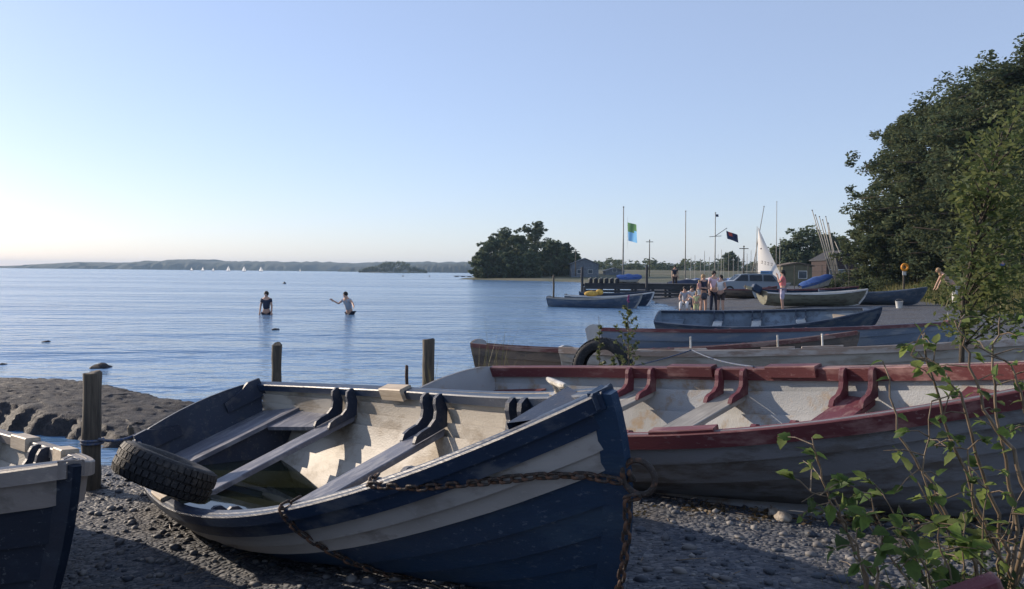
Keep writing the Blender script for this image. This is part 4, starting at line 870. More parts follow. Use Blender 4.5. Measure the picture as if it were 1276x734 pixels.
person('small child in yellow standing at the feet of the group', ground_at(867.5, Yp - .5), R(170), .98, cloth('paleyellow', (.62, .60, .30)), cloth('paleyellow', (.62, .60, .30)), M_hair_b, long_hair=False)
person('woman in salmon pink top and pale shorts with hands raised to her face', ground_at(975, Yp - .6), R(75), 1.66, cloth('salmon', (.72, .22, .22)), cloth('lilac', (.50, .44, .55)), M_hair_d, sleeve=.7, leglen=.5, arms=[((.05, .14, -.24), (-.06, .20, .02)), ((-.05, .14, -.24), (.06, .20, -.02))])
sit = [((.06, .40, .06), (.08, .42, -.36)), ((-.06, .38, .08), (-.08, .50, -.34))]
def seated(label, px, Yd, face, top, bot, hair): p = ground_at(px, Yd); return person(label, p - Vector((0, 0, .52)), face, 1.66, cloth(*top), cloth(*bot), hair, legs=sit, lean=.25, leglen=.9, long_hair=False, arms=[((.06, .20, -.20), (.02, .42, -.28)), ((-.06, .20, -.20), (-.02, .42, -.28))])
seated('seated figure in white on the shingle left of the group', 860, 42, R(200), ('white', (.72, .70, .72)), ('navy', (.03, .035, .06)), M_hair_d)
seated('seated figure in grey on the shingle farthest left of the group', 853.5, 41, R(160), ('grey', (.35, .36, .40)), ('white', (.72, .70, .72)), M_hair_d)
pj = at(841, 331, 62); person('figure standing on the jetty in dark clothes', (pj.x, 62, pj.z - 1.66), R(180), 1.66, cloth('navy', (.03, .035, .06)), cloth('darkbrown', (.06, .045, .045)), M_hair_d, long_hair=False, leglen=.95)
pb_ = ground_at(1247, 40); person('figure in a blue top and pale shorts high on the bank at the right', (pb_.x, 40, g1(pb_.x, 40)), R(30), 1.76, cloth('royal', (.05, .09, .28)), cloth('salmonpale', (.50, .32, .30)), M_hair_d, long_hair=False)
pw_ = ground_at(1190, 35.5); person('figure in pale clothes bending over at the foot of the bank', pw_, R(80), 1.66, cloth('sand', (.45, .33, .25)), cloth('offwhite', (.62, .60, .58)), M_hair_b, lean=1.1, leglen=.95, arms=[((.03, .12, -.24), (.02, .22, -.46)), ((-.03, .12, -.24), (-.02, .22, -.46))])
def wader(label, px, py, face, arms, lean, top, depth=.82):
    p = on(px, py, 0); return person(label, Vector((p.x, p.y, -depth)), face, 1.72, cloth(*top), cloth('navy', (.03, .035, .06)), M_hair_d, arms=arms, lean=lean, long_hair=False, group='people wading in the lake')
wader('dark figure wading upright in the lake at the left', 332, 392, R(180), None, .05, ('navy', (.03, .035, .06)))
wader('pale figure wading in the lake with arms flung out', 436, 392, R(150), [((.16, .10, -.16), (.26, .24, -.06)), ((-.20, .06, -.12), (-.36, .20, -.22))], .45, ('grey', (.35, .36, .40)))

# ------------------------------------------------------------------ boats further along the beach and on the water
def small_hull(px0, py0, px1, py1, Yd, dz, L=None, B=1.5, z0=.55, zb=.22, roll=0, floating=False):
    """hull whose stern and bow gunwale ends are seen at the two pixels; depth from the ground it stands on"""
    a = at(px0, py0, Yd); b_ = at(px1, py1, Yd + dz); v = b_ - a; yaw = math.degrees(math.atan2(v.y, v.x)); Lh = math.hypot(v.x, v.y)
    zb_ = max(.05, zb); zs0 = z0 + .06; mx, my = (a.x + b_.x) / 2, (a.y + b_.y) / 2
    zbase = -.18 if floating else g1(mx, my) + .02
    return Hull([Lh, B, .7, z0, zb_, .06, .4, 2.0], (a.x, a.y, zbase - CAMZ), (yaw, 0, roll))
def simple_scheme(out, rail_, inner=None, thw=None): inner = inner or M_greyin; return dict(strakes=[out] * 4, inner=inner, rail=rail_, stem=rail_, transom=out, knee=rail_, thwarts=[(.3, thw or M_greywood, .2, .19, False), (.55, thw or M_greywood, .2, .19, False)], stern_seat=thw or M_greywood, lap=.02)
M_olivehull = mat('olive_hull', (.20, .20, .15), (.13, .12, .09), .4, streak=4); M_teal = mat('dark_teal_paint', (.025, .06, .08), (.07, .09, .1), .35, streak=3)
M_slate = mat('slate_blue_paint', (.07, .10, .15), (.14, .16, .19), .4, streak=4)
ol = build_boat('rowing_boat', 'pale olive boat with white rail and an outboard motor behind the woman in pink', small_hull(949, 363, 1081, 365, 37.5, 1.0), simple_scheme(M_olivehull, M_white), 'boats further along the beach', 1)
gb_ = build_boat('rowing_boat', 'slate blue boat with raised bow behind the white bucket', small_hull(1020, 368, 1155, 357, 40.5, -1.5, zb=.3), simple_scheme(M_slate, M_slate), 'boats further along the beach', 1)
rb_ = build_boat('rowing_boat', 'dark red railed boat beyond the olive boat', small_hull(940, 360, 1070, 355, 47, 0), simple_scheme(M_navy, M_red), 'boats further along the beach', 1)
# outboard motor on the olive boat
HOL = ol.location; eo = ol.rotation_euler; om = thing('outboard_motor', 'white and blue outboard motor tilted up on the olive boat stern', 'outboard', Vector(HOL) + Vector((-.14, 0, .62)), eo)
mb = MB(); mb.box((-.10, 0, .12), (.42, .30, .32), Matrix.Rotation(.5, 3, 'Y'), ch=.05); mb.build('cowling', M_navy, om, smooth=True, angle=40); mb = MB(); mb.prism([(0, 0), (-.55, .10), (-.62, .26), (-.48, .22), (.04, .13)], lambda a, b_, d: Vector((a, d, b_)), -.05, .05); mb.build('leg', mat('pale_yellow_paint', (.5, .44, .28), None, rough=.4), om); mb = MB()
for k in range(3): mb.box((-.64, .06 * cos(k * 2.09), .2 + .06 * sin(k * 2.09)), (.02, .09, .05), Matrix.Rotation(k * 2.09, 3, 'X'))
mb.build('propeller', M_dark, om); MB().box((.06, 0, -.06), (.12, .16, .22), ch=.01).build('clamp', M_dark, om)
# white bucket
pbk = at(1120.5, 379, 35.3); bk = thing('bucket', 'white plastic bucket on the shingle in front of the slate blue boat', 'bucket', (pbk.x, pbk.y, g1(pbk.x, pbk.y))); MB().lathe([(.0, .005), (.115, .0), (.155, .29), (.165, .30), (.145, .295), (.108, .015), (0, .012)], 20).build('pail', M_white, bk, smooth=True, angle=40)
MB().tube([(.16 * cos(a), .02, .29 + .10 * sin(a)) for a in np.linspace(0, pi, 12)], .004, 5).build('handle', M_steel, bk)
# boats moored off the beach
mo1 = build_boat('moored_boat', 'long dark moored boat nearest the shingle spit, pole at its stern', small_hull(684, 362, 800, 362, 44.5, -1.5, floating=True, z0=.62, zb=.3), simple_scheme(M_slate, M_greywood), 'boats moored off the beach', 1)
mo2 = build_boat('moored_boat', 'moored boat with pale rail and yellow cover behind the long dark one', small_hull(705, 361, 815, 358, 47.5, -1., floating=True, z0=.66, zb=.3), simple_scheme(M_dkblue, M_white), 'boats moored off the beach', 1)
mo3 = build_boat('moored_boat', 'dark moored boat closest to the jetty', small_hull(722, 358, 812, 355, 51, -.5, floating=True, z0=.75, zb=.2), simple_scheme(M_navy, M_dkblue), 'boats moored off the beach', 1)
q = at(737, 357, 47.2); o = MB(); o.ball((0, 0, 0), .3, sc=(1.4, .9, .55)); o.ball((.45, .05, .08), .22, sc=(1., .8, .8)); oo = o.build('yellow_cover', mat('yellow_canvas', (.55, .36, .08), (.4, .25, .06), .4, rough=.8), None, smooth=True); oo.location = (q.x, q.y, .62); tag(oo, 'bundled yellow canvas lying in the moored boat', 'canvas')
q = at(690, 345, 44.6); post(690, 343, 44.6, .05, 'thin pole standing by the stern of the long dark moored boat', zb=-.5)
for i, (px, py, wpx) in enumerate([(755, 383, 18), (772, 381, 14), (790, 384, 10), (818, 378, 7)]):
    p = on(px, py, 0); s = wpx / F * p.y / 2; rock('lake_rock', ['flat dark stone in the shallows below the moored boats', 'flat stone right of the first in the shallows', 'small stone nearest the weed in the shallows', 'round dark stone at the water edge by the moored boats'][i], p, (s, s * .6, s * .3), 60 + i, 'stones in the shallows')
# buoys, pontoon
for i, (px, py, s) in enumerate([(354.5, 353.5, .22), (590.5, 349.5, .2), (502, 344.5, .35), (535, 344.5, .3)]):
    p = on(px, py, 0); bu = thing('mooring_buoy', ['dark buoy above the left wading figure', 'dark buoy off the tip of the headland', 'far buoy below the wooded islet', 'far buoy right of the wooded islet'][i], 'buoy', p - Vector((0, 0, s * .3)), group='buoys on the lake'); MB().ball((0, 0, s * .4), s, sc=(1, 1, .9)).build('float', M_dark, bu, smooth=True); MB().tube([(0, 0, s), (0, 0, s * 1.7)], s * .12, 6).build('top_eye', M_iron, bu)
pp_ = on(585, 345, 0); pn = thing('pontoon', 'low floating pontoon off the tip of the headland', 'pontoon', pp_); w_ = 40 / F * pp_.y
for k in range(10): MB().box((-w_ / 2 + w_ * (k + .5) / 10, 0, .28), (w_ / 10 * .92, 2.2, .16)).build('deck_section', M_postwood, pn)
for k in range(5): MB().ball((-w_ / 2 + w_ * (k + .5) / 5, 0, .05), .5, sc=(1.6, 1.6, .5)).build('float', M_dark, pn)
# sailing dinghies on the horizon
M_sail = sailmat('sail_cloth', (.82, .81, .78))
def sail_mesh(hgt, foot, belly=.12):
    rows = []
    for i in range(11):
        f = i / 10; w_ = foot * (1 - f) ** .8 + .03; rows.append([Vector((-w_ * g, belly * sin(pi * g) * (1 - f * .6), hgt * f)) for g in np.linspace(0, 1, 8)])
    mb = MB(); mb.grid(rows); return mb
for i, (px, s, py) in enumerate([(239, .55, 337), (253, .7, 337), (266, .5, 337), (285, 1., 337.5), (304.5, 1., 337.8), (325.5, .95, 338.), (374, .6, 338.5)]):
    Yd = 950; p = at(px, py, Yd); r0 = thing('sailing_dinghy', ['leftmost and faintest sail on the horizon', 'second sail from the left on the horizon', 'third, thin sail from the left on the horizon', 'bright triangular sail, fourth from the left on the horizon', 'bright sail in the middle of the horizon row', 'bright sail, sixth from the left on the horizon', 'rightmost lone small sail on the horizon'][i], 'sailing boat', (p.x, Yd, -.1), (0, 0, R(random.uniform(-25, 25)) + (R(60) if s < .8 else 0)), 'sails on the horizon')
    H_ = 4.4 * s + .8; o = sail_mesh(H_, 2.3 * s + .3, .25).build('mainsail', M_sail, r0); o.location = (0, 0, .9); o = sail_mesh(H_ * .75, 1.2 * s, .15).build('jib', M_sail, r0); o.location = (.3, 0, .8); o.rotation_euler = (0, 0, pi)
    MB().tube([(0, 0, .3), (0, 0, H_ + 1.2)], .06, 5).build('mast', M_alu, r0)
    hh_ = Hull([4.8, 1.6, .6, .6, .1, .05, .4, 2.0], (0, 0, 0), (0, 0, 0)); mb = MB()
    for sd in (-1, 1): mb.grid([[hh_.pt(u, g, sd) - Vector((2.4, 0, 0)) for g in np.linspace(0, 1, 5)] for u in np.linspace(0, 1, 9)])
    mb.build('hull', M_white, r0, smooth=True)

# ------------------------------------------------------------------ jetty and sailing club
M_jet = wood('jetty_timber', (.03, .032, .038), (.075, .075, .08), axis=0, rough=.8)
Yj = 60.; xa, xb = xat(727, Yj), xat(895, Yj); zd = at(760, 352.5, Yj).z
jt = thing('timber_jetty', 'long dark timber jetty crossing behind the moored boats', 'jetty', (xa, Yj, 0)); nb = 44
for k in range(nb): MB().box(((xb - xa) * (k + .5) / nb, 0, zd - .04), ((xb - xa) / nb * .93, 2.0, .06)).build('deck_plank', M_jet, jt)
for yo in (-.9, .9): MB().box(((xb - xa) / 2, yo, zd - .17), (xb - xa, .10, .20)).build('bearer', M_jet, jt)
for k in range(9):
    for yo in (-.88, .88): MB().tube([((xb - xa) * k / 8, yo, -1.2), ((xb - xa) * k / 8, yo, zd - .28)], .10, 8).build('pile', M_jet, jt)
for yo in (-1.05,):
    for k in range(3): MB().box(((xb - xa) / 2, yo, zd - .34 - .22 * k), (xb - xa, .05, .17)).build('side_board', M_jet, jt)
for px, py in ((725.5, 333), (806, 331)): post(px, py, 58.6, .09, 'tall dark pile at the left end of the jetty' if px < 800 else 'tall dark pile behind the blue covered dinghy', zb=-1, m=M_jet)
for i in range(6):
    px = 736 + i * 6.6; p = at(px, 352, Yj - .5); b_ = thing('plastic_drum', 'dark drum, %s in the row on the jetty' % ['leftmost', 'second from the left', 'third from the left', 'fourth from the left', 'fifth from the left', 'rightmost, beside the blue covered dinghy'][i], 'drum', (p.x, p.y, zd - .01), group='drums in a row on the jetty'); MB().lathe([(0, 0), (.13, 0), (.145, .05), (.14, .12), (.145, .19), (.14, .3), (.12, .34), (0, .34)], 14).build('barrel', mat('dark_plastic', (.02, .025, .035), None, rough=.4), b_, smooth=True); MB().lathe([(0, .338), (.05, .338), (.05, .37), (0, .37)], 10).build('cap', M_white, b_)
def cover_boat(label, px0, px1, py, Yd, col, hgt=.75, hump=.45, group='covered boats near the jetty', z=None, tilt=0.):
    a, b_ = at(px0, py, Yd), at(px1, py, Yd); L = b_.x - a.x; z = (g1((a.x + b_.x) / 2, Yd) if z is None else z); root = thing('covered_dinghy', label, 'dinghy', (a.x, Yd, z), (0, -tilt, 0), group)
    h_ = Hull([L, L * .34, .8, hgt * .7, .1, .02, .4, 2.2], (0, 0, -CAMZ), (0, 0, 0)); mb = MB()
    for sd in (-1, 1): mb.grid([[h_.pt(u, g, sd) for g in np.linspace(0, 1, 6)] for u in np.linspace(0, 1, 12)])
    mb.build('hull', col[1], root, smooth=True); mb = MB()
    mb.grid([[Vector((u * L, v * (h_.hb(u) + .03), h_.zs(u) + .03 + hump * (1 - abs(v) ** 1.3) * sin(pi * min(1, u * .9 + .08)) ** .6 + .03 * sin(u * 17 + v * 4))) for v in np.linspace(-1, 1, 11)] for u in np.linspace(0, .99, 16)]); mb.grid([[Vector((u * L, v * (h_.hb(u) + .03), h_.zs(u) - z_)) for z_ in (-.03, .12)] for u in np.linspace(0, .99, 16) for v in (-1,)]); mb.grid([[Vector((u * L, (h_.hb(u) + .03), h_.zs(u) - z_)) for z_ in (-.03, .12)] for u in np.linspace(0, .99, 16)])
    mb.build('tarpaulin', col[0], root, smooth=True)
    mb = MB(); mb.box((L * .5, 0, -.0), (L * .8, .08, .08)); [mb.box((L * q, 0, -.0), (.08, L * .3, .08)) for q in (.25, .7)]; mb.build('cradle', M_dark, root); return root
M_bt = mat('blue_tarpaulin', (.05, .11, .32), (.09, .16, .36), .4, rough=.5, bump=.4, scale=3); M_ltarp = mat('light_blue_tarpaulin', (.16, .33, .58), (.2, .36, .55), .4, rough=.5); M_nt = mat('navy_tarpaulin', (.02, .035, .08), (.05, .06, .1), .4, rough=.6, scale=3)
cover_boat('small dinghy under a bright blue cover on the jetty', 768, 800, 349, 60.2, (M_bt, M_white), .5, .25, z=zd)
cover_boat('long dinghy under a navy cover at the right end of the jetty', 832, 886, 349, 66, (M_nt, M_teal), .8, .45)
cover_boat('dinghy under a teal cover behind the silver car', 876, 905, 345, 74, (M_teal, M_navy), .8, .4)
cover_boat('dinghy under a blue cover behind the car roof', 906, 935, 345, 76, (M_bt, M_navy), .85, .45)
cover_boat('dinghy under a green cover left of the light blue board', 930, 952, 344, 80, (mat('green_tarpaulin', (.04, .10, .07), None, rough=.6), M_white), .8, .45)
cb = cover_boat('dinghy under a blue tarpaulin propped at a slant by the hut', 999, 1042, 352, 60, (M_bt, M_white), .7, .35, tilt=R(17))
# flagpoles, masts
def pole(nm, label, px, ptop, Yd, r=.05, zb=None, lean=0., m=None, group='poles and masts on the skyline', cat='mast', extra=None):
    t_ = at(px, ptop, Yd); z0 = g1(t_.x, Yd) if zb is None else zb; hgt = t_.z - z0; root = thing(nm, label, cat, (t_.x - lean * hgt, Yd, z0), group=group)
    MB().tube([(0, 0, -.1), (lean * hgt * .5, 0, hgt * .5), (lean * hgt, 0, hgt)], [r, r * .9, r * .6], 8).build('pole', m or M_alu, root, smooth=True); MB().ball((lean * hgt, 0, hgt + r), r * 1.3, sub=1).build('finial', m or M_alu, root); return root, hgt
def flag(parent, label, px, py, wpx, hpx, Yd, mats, split=None, tilt=0.):
    c = at(px, py, Yd) - parent.location; W_, H_ = wpx / F * Yd, hpx / F * Yd; mb = MB(); rows = []
    for i in range(9):
        f = i / 8; rows.append([Vector((W_ * g + .12 * W_ * f, .09 * W_ * sin(g * 6 + f * 2), -H_ * f - tilt * W_ * g)) + c for g in np.linspace(0, 1, 11)])
    mb.grid(rows)
    if split: mb.m = [split(i // 10 / 8, i % 10 / 10) for i in range(80)]
    o = mb.build('flag', mats, parent, smooth=True, fix=False); o['label'] = label; MB().tube([Vector((c.x, c.y, c.z + H_ * .3)), Vector((c.x, c.y, c.z - H_ * 1.4))], .008, 4).build('halyard', M_white, parent); return o
fp, hh_ = pole('flagpole', 'white flagpole on the jetty flying a green and light blue flag', 777, 259, 60.5, .055, zb=zd, cat='flagpole')
M_fg = sailmat('green_flag_cloth', (.13, .26, .12)); M_fb = sailmat('blue_flag_cloth', (.22, .50, .80)); M_fn = mat('navy_flag_cloth', (.03, .045, .10), None, rough=.9, bump=0); M_fr = mat('red_flag_cloth', (.45, .08, .06), None, rough=.9, bump=0)
flag(fp, 'flag green above and light blue below', 782, 277, 11, 23, 60.5, [M_fg, M_fb], lambda f, g: 0 if f < .45 - .12 * g else 1, tilt=.25)
cm, hh_ = pole('flagpole', 'club flagpole with a yard and gaff flying a dark ensign', 891.5, 266, 80, .06, cat='flagpole')
ya = at(884, 295, 80) - cm.location; yb_ = at(899, 294, 80) - cm.location; MB().tube([ya, yb_], .035, 6).build('yard', M_alu, cm); ga_ = at(891.5, 294, 80) - cm.location; gb2 = at(906, 284, 80) - cm.location; MB().tube([ga_, gb2], .035, 6).build('gaff', M_alu, cm)
flag(cm, 'dark blue ensign with a small red patch', 905, 287.5, 14, 10, 80, [M_fn, M_fr], lambda f, g: 1 if (f < .45 and .15 < g < .45) else 0, tilt=.35); flag(cm, 'tiny dark pennant at the masthead', 892, 267, 3.2, 3.2, 80, [M_fn])
pole('bare_mast', 'tall bare mast between the two flagpoles', 854.5, 264, 68, .05); pole('bare_mast', 'tall bare mast right of the white sail', 968, 252, 85, .045); pole('bare_mast', 'thin pale mast right of the tall one by the sail', 972, 297, 92, .04)
pole('bare_mast', 'slanting bare mast behind the white sail', 952, 258, 76, .05, lean=.17); 
for px, pt, lb in ((809.5, 300, 'utility pole with a crossarm beyond the jetty'), (717.5, 312, 'utility pole with a crossarm by the pale shed'), (927, 308, 'dark utility pole among the dinghy masts')):
    up, hgt = pole('utility_pole', lb, px, pt, 190 if px < 900 else 150, .13, m=M_postwood, cat='utility pole', zb=1.2); MB().box((0, 0, hgt - .25), (1.6, .14, .14)).build('crossarm', M_postwood, up)
# rack of leaning masts
rk = [(1012, 262, 1033, 334), (1016, 268, 1036, 334), (1021, 270, 1038, 335), (1025, 274, 1040, 334), (1029, 270, 1042, 335), (1032, 278, 1043, 332), (1040, 300, 1051, 326)]
for i, (x0, y0, x1, y1) in enumerate(rk):
    a, b_ = at(x0, y0, 70 + .2 * i), at(x1, y1, 70 + .2 * i); b2_ = b_ + (b_ - a).normalized() * max(.0, (b_.z - .55) / max(.1, (a - b_).normalized().z)); r0 = thing('leaning_mast', ['leftmost mast leaning on the rack', 'second mast from the left on the rack', 'third mast from the left on the rack', 'fourth mast from the left on the rack', 'fifth mast from the left on the rack', 'sixth mast from the left on the rack', 'short mast leaning alone right of the rack'][i], 'mast', b2_, group='masts leaning on the rack')
    MB().tube([(0, 0, 0), (a - b2_) * .5, a - b2_], [.05, .05, .035], 6).build('spar', M_alu, r0, smooth=True); MB().ball(a - b2_, .06, sub=1).build('masthead', M_dark, r0)
# dinghy park: each dinghy with its mast
park = [(866, 318), (873, 322), (878, 313), (884, 320), (895, 317), (902, 322), (908, 315), (914, 321), (920, 318), (931, 316), (936, 312), (941, 320), (948, 311), (925, 322), (861, 321), (899, 311)]
for i, (px, pt) in enumerate(sorted(park)):
    Yd = 92 + (i * 7) % 19; t_ = at(px, pt, Yd); z0 = g1(t_.x, Yd); r0 = thing('parked_dinghy', 'parked dinghy, number %s of the bare mast row counted from the left' % ['one', 'two', 'three', 'four', 'five', 'six', 'seven', 'eight', 'nine', 'ten', 'eleven', 'twelve', 'thirteen', 'fourteen', 'fifteen', 'sixteen'][i], 'dinghy', (t_.x, Yd, z0), (0, 0, R(random.uniform(50, 110))), 'dinghies in the park')
    MB().tube([(0, 0, .3), (0, 0, t_.z - z0)], [.04, .025], 6).build('mast', M_alu, r0); h_ = Hull([4., 1.5, .75, .55, .1, .02, .4, 2.2], (0, 0, 0), (0, 0, 0)); mb = MB()
    for sd in (-1, 1): mb.grid([[h_.pt(u, g, sd) - Vector((2.4, 0, -.15)) for g in np.linspace(0, 1, 5)] for u in np.linspace(0, 1, 9)])
    mb.grid([[Vector((u * 4 - 2.4, v * h_.hb(u), h_.zs(u) + .15 + .1 * (1 - v * v))) for v in np.linspace(-1, 1, 5)] for u in np.linspace(0, .99, 9)]); mb.build('hull', [M_white, M_bt, M_nt, M_ltarp][i % 4], r0, smooth=True); MB().box((-.4, 0, .1), (2.4, .9, .14)).build('trolley', M_dark, r0)
# white sail dinghy
sp_ = at(943.5, 350, 75); z0 = g1(sp_.x, 75); sl = thing('sailing_dinghy', 'dinghy ashore with its white sail hoisted and dark sail marks', 'sailing boat', (sp_.x, 75, z0)); tH = at(943, 283, 75).z - z0
MB().tube([(0, 0, .3), (-.1, 0, tH * .5), (-.05, 0, tH + .05)], [.045, .04, .025], 8).build('mast', M_alu, sl); rows = []
for i in range(15):
    f = i / 14; w_ = (33 / F * 75) * (1 - f) ** 1.05 + .05; rows.append([Vector((.04 + w_ * g, .16 * sin(pi * g), .55 + (tH - .6) * f + .12 * g * (1 - f))) for g in np.linspace(0, 1, 9)])
mb = MB(); mb.grid(rows); mb.build('sail', M_sail, sl, smooth=True, fix=False)
def mark(pts, r): MB().tube([Vector((a, -.03 + .16 * sin(pi * min(1, a / 1.6)) - .02, b_)) for a, b_ in pts], r, 5).build('sail_mark', mat('sail_mark_ink', (.08, .06, .08), None, bump=0), sl)
mark([(.30, tH * .66), (.36, tH * .655)], .07)
for k in range(4): x = .35 + .28 * k; zz = tH * .44 - .06 * k; mark([(x, zz + .1), (x + .14, zz + .12), (x + .12, zz), (x + .02, zz - .1), (x + .16, zz - .12)], .022)
h_ = Hull([4.0, 1.4, .75, .4, .1, .02, .4, 2.2], (0, 0, 0), (0, 0, 0)); mb = MB()
for sd in (-1, 1): mb.grid([[h_.pt(u, g, sd) - Vector((1., 0, -.15)) for g in np.linspace(0, 1, 5)] for u in np.linspace(0, 1, 9)])
mb.grid([[Vector((u * 4 - 1., v * h_.hb(u), h_.zs(u) + .15)) for v in np.linspace(-1, 1, 5)] for u in np.linspace(0, .99, 9)]); mb.build('hull', M_white, sl, smooth=True)
# light blue board
bp = at(955, 346, 57); zb_ = g1(bp.x, 57); bo = thing('notice_board', 'light blue square board on legs right of the car', 'board', (bp.x, 57, zb_)); MB().box((0, 0, bp.z - zb_), (15 / F * 57, .05, 17 / F * 57), ch=.01).build('panel', M_ltarp, bo)
for s in (-1, 1): MB().box((s * .3, .05, (bp.z - zb_) / 2), (.06, .06, bp.z - zb_)).build('leg', M_dark, bo)
# hut and buildings
def shed(label, px0, px1, ptop, Yd, dep, wallm, roofm, pitch, wins, nm='shed', zb=None):
    a, b_ = at(px0, ptop, Yd), at(px1, ptop, Yd); W_ = b_.x - a.x; z0 = (g1(a.x, Yd) if zb is None else zb) - .05; hgt = a.z - z0 - pitch; root = thing(nm, label, 'building', (a.x, Yd, z0))
    MB().box((W_ / 2, dep / 2, hgt / 2), (W_, dep, hgt)).build('wall', wallm, root); mb = MB()
    mb.prism([(-.25, hgt + .003), (W_ / 2, hgt + pitch), (W_ + .25, hgt + .003), (W_ + .25, hgt + .12), (W_ / 2, hgt + pitch + .14), (-.25, hgt + .12)], lambda p_, q_, d: Vector((p_, d, q_)), -.3, dep + .3); mb.build('roof', roofm, root)
    if pitch > .1: MB().prism([(0, hgt), (W_, hgt), (W_ / 2, hgt + pitch - .01)], lambda p_, q_, d: Vector((p_, d, q_)), .0, .1).build('gable', wallm, root)
    for (f, zz, ww, wh) in wins:
        o = MB().box((W_ * f, -.02, zz), (ww + .14, .06, wh + .14)).build('window', M_white, root); MB().box((W_ * f, -.055, zz), (ww, .02, wh)).build('pane', mat('window_glass', (.05, .07, .09), None, rough=.08, bump=0), o)
    return root
M_olwall = wood('olive_boards', (.10, .095, .05), (.17, .15, .08), axis=2); M_brroof = mat('brown_felt_roof', (.12, .09, .065), (.18, .15, .12), .4, rough=.9); M_rdwall = mat('dark_red_wall', (.025, .014, .015), (.04, .022, .02), .4, rough=.8); M_slwall = mat('slate_roof', (.03, .03, .035), (.05, .05, .055), .4, rough=.8)
shed('small olive timber hut with a white window behind the tarpaulin boat', 975, 1012, 328, 100, 3., M_olwall, M_brroof, .35, [(.68, 1.35, .9, .8)], 'timber_hut')
shed('dark red building with a pitched roof behind the leaning masts', 1030, 1068, 313, 118, 6., M_rdwall, M_slwall, 1.3, [(.2, 1.6, .8, .8), (.5, 1.6, .8, .8)], 'red_building')
shed('pale grey shed at the right end of the headland wood', 712, 746, 322, 200, 6., mat('pale_shed_wall', (.13, .15, .18), None, rough=.8), mat('grey_sheet_roof', (.12, .13, .16), None, rough=.6), 1.4, [(.3, 1.4, 1., .8), (.7, 1.4, 1., .8)], 'shed')
shed('low pale shed in the field right of the headland wood', 754, 778, 334, 215, 5., mat('pale_shed_wall', (.13, .15, .18), None, rough=.8), mat('grey_sheet_roof', (.12, .13, .16), None, rough=.6), .8, [(.5, 1.2, .9, .7)], 'shed')
# wire fence round the dinghy park and along the bank
fe = thing('wire_fence', 'dark wire fence with thin posts in front of the hut and bank', 'fence', (0, 0, 0)); prev = None
for px in list(range(973, 1160, 17)):
    Yd = 64 - (px - 973) * .045; x = xat(px, Yd); z = g1(x, Yd); tz = at(px, 331 + (px - 973) * -.02, Yd).z
    if tz < z + 1: tz = z + 1.4
    MB().tube([(x, Yd, z - .1), (x, Yd, tz)], .03, 6).build('fence_post', M_dark, fe); tpz = Vector((x, Yd, tz - .05))
    if prev is not None:
        for dz_ in (0, .45, .9): MB().tube([prev - Vector((0, 0, dz_)), tpz - Vector((0, 0, dz_))], .007, 4).build('wire', M_dark, fe)
    prev = tpz
# lifebuoy
lp = at(1127, 333, 46); lz = g1(lp.x, 46); lf = thing('lifebuoy_station', 'orange yellow lifebuoy on a post on the bank', 'lifebuoy', (lp.x, 46, lz)); MB().box((0, .06, (lp.z - lz) / 2), (.09, .06, lp.z - lz + .3)).build('post', M_postwood, lf)
MB().lathe([(.16 + .065 * cos(q), .065 * sin(q)) for q in np.linspace(0, 2 * pi, 10)[:-1]], 24, Matrix.Translation((0, -.05, lp.z - lz)) @ Matrix.Rotation(R(90), 4, 'X'), closed=True).build('ring', mat('orange_plastic', (.75, .30, .03), None, rough=.4, bump=0), lf, smooth=True); MB().box((0, .0, lp.z - lz - .32), (.2, .03, .22)).build('notice', M_white, lf)
# silver estate car
cp = at(930, 343, 56); cz = g1(cp.x, 56); ca = thing('parked_car', 'silver blue estate car parked behind the group of people', 'car', (cp.x, 56, cz)); cL, cW = 4.3, 1.7
M_car = mat('silver_blue_paint', (.26, .30, .35), None, rough=.3, bump=0, var=.03, scale=.4); M_gl = mat('car_glass', (.02, .03, .04), None, rough=.05, bump=0)
side = [(-2.1, .35), (-2.12, .72), (-1.95, .88), (-1.05, .95), (-.55, 1.38), (.3, 1.45), (1.5, 1.42), (2.0, 1.0), (2.12, .9), (2.13, .38), (1.8, .26), (-1.8, .26)]
mb = MB(); n_ = len(side); lay = []
for yq, tq in ((-1, .9), (-.97, 1), (.97, 1), (1, .9)): lay.append([Vector((a * (.985 if tq < 1 else 1), yq * cW / 2 * (1 - .16 * max(0, (b_ - .9) / .55)), b_ * (1 if b_ < .9 else 1))) for a, b_ in side])
for A_, B_ in zip(lay, lay[1:]): mb.grid([A_ + [A_[0]], B_ + [B_[0]]])
mb.add(lay[0], [tuple(range(n_))]); mb.add(lay[3], [tuple(range(n_))]); mb.build('body', M_car, ca, smooth=True, angle=25)
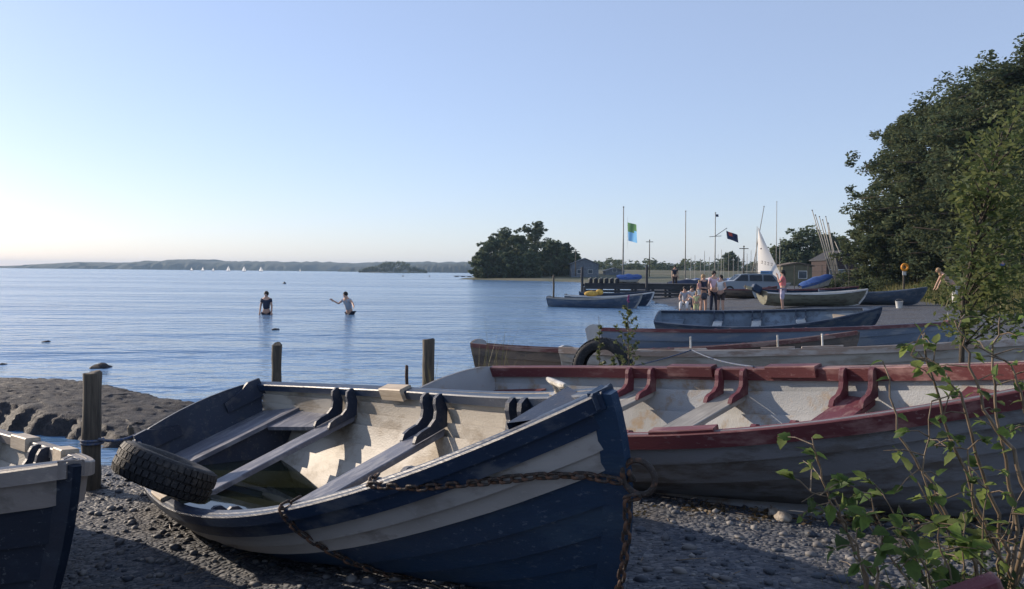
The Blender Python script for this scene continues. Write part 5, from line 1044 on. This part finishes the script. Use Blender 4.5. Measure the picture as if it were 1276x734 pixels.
for s in (-1, 1):
    for x0, x1, x2, x3 in ((-.95, -.1, -.1, -.50), (.0, .8, .8, .0), (.9, 1.75, 1.45, .9)):
        MB().prism([(x0, .96), (x1, .96), (x2, 1.34), (x3, 1.34)], lambda a, b_, d: Vector((a, s * (cW / 2 * (1 - .16 * max(0, (b_ - .9) / .55)) + d), b_)), -.01, .012).build('side_window', M_gl, ca)
    for xw in (-1.3, 1.3):
        w_ = MB(); w_.lathe([(.2, -.09), (.3, -.1), (.32, -.06), (.32, .06), (.3, .1), (.2, .09)], 20, Matrix.Translation((xw, s * (cW / 2 - .08), .32)) @ Matrix.Rotation(R(90), 4, 'X'), closed=True); wo_ = w_.build('wheel', M_rub, ca, smooth=True, angle=40); MB().lathe([(0, -.07), (.19, -.08), (.2, .08), (0, .07)], 16, Matrix.Translation((xw, s * (cW / 2 - .08), .32)) @ Matrix.Rotation(R(90), 4, 'X')).build('rim', M_alu, wo_)
MB().prism([(-1.0, .97), (-.58, 1.36)], lambda a, b_, d: Vector((a - .02, d, b_ + .01)), -.62, .62).build('windscreen', M_gl, ca); MB().box((.45, 0, 1.5), (1.7, 1.1, .03)).build('roof_rack', M_dark, ca)
build_boat('rowing_boat', 'brown hulled boat lying in front of the silver car', small_hull(893, 361, 968, 359, 50, 0, B=1.3, z0=.5), simple_scheme(M_brhull, M_maroon), 'boats further along the beach', 1)

# ------------------------------------------------------------------ haze: thin pale air round everything
hz = MB(); hz.box((0, 1500, 24 - 1), (11000, 9400, 52)); m = bpy.data.materials.new('haze'); m.use_nodes = True; t = m.node_tree; t.nodes.clear(); o_ = t.nodes.new('ShaderNodeOutputMaterial'); pv = t.nodes.new('ShaderNodeVolumePrincipled')
pv.inputs['Color'].default_value = (.55, .76, 1, 1); pv.inputs['Density'].default_value = .00017; pv.inputs['Anisotropy'].default_value = .0; t.links.new(pv.outputs[0], o_.inputs['Volume'])
tag(hz.build('haze', m, None), 'thin evening haze over the lake', 'haze', kind='stuff')
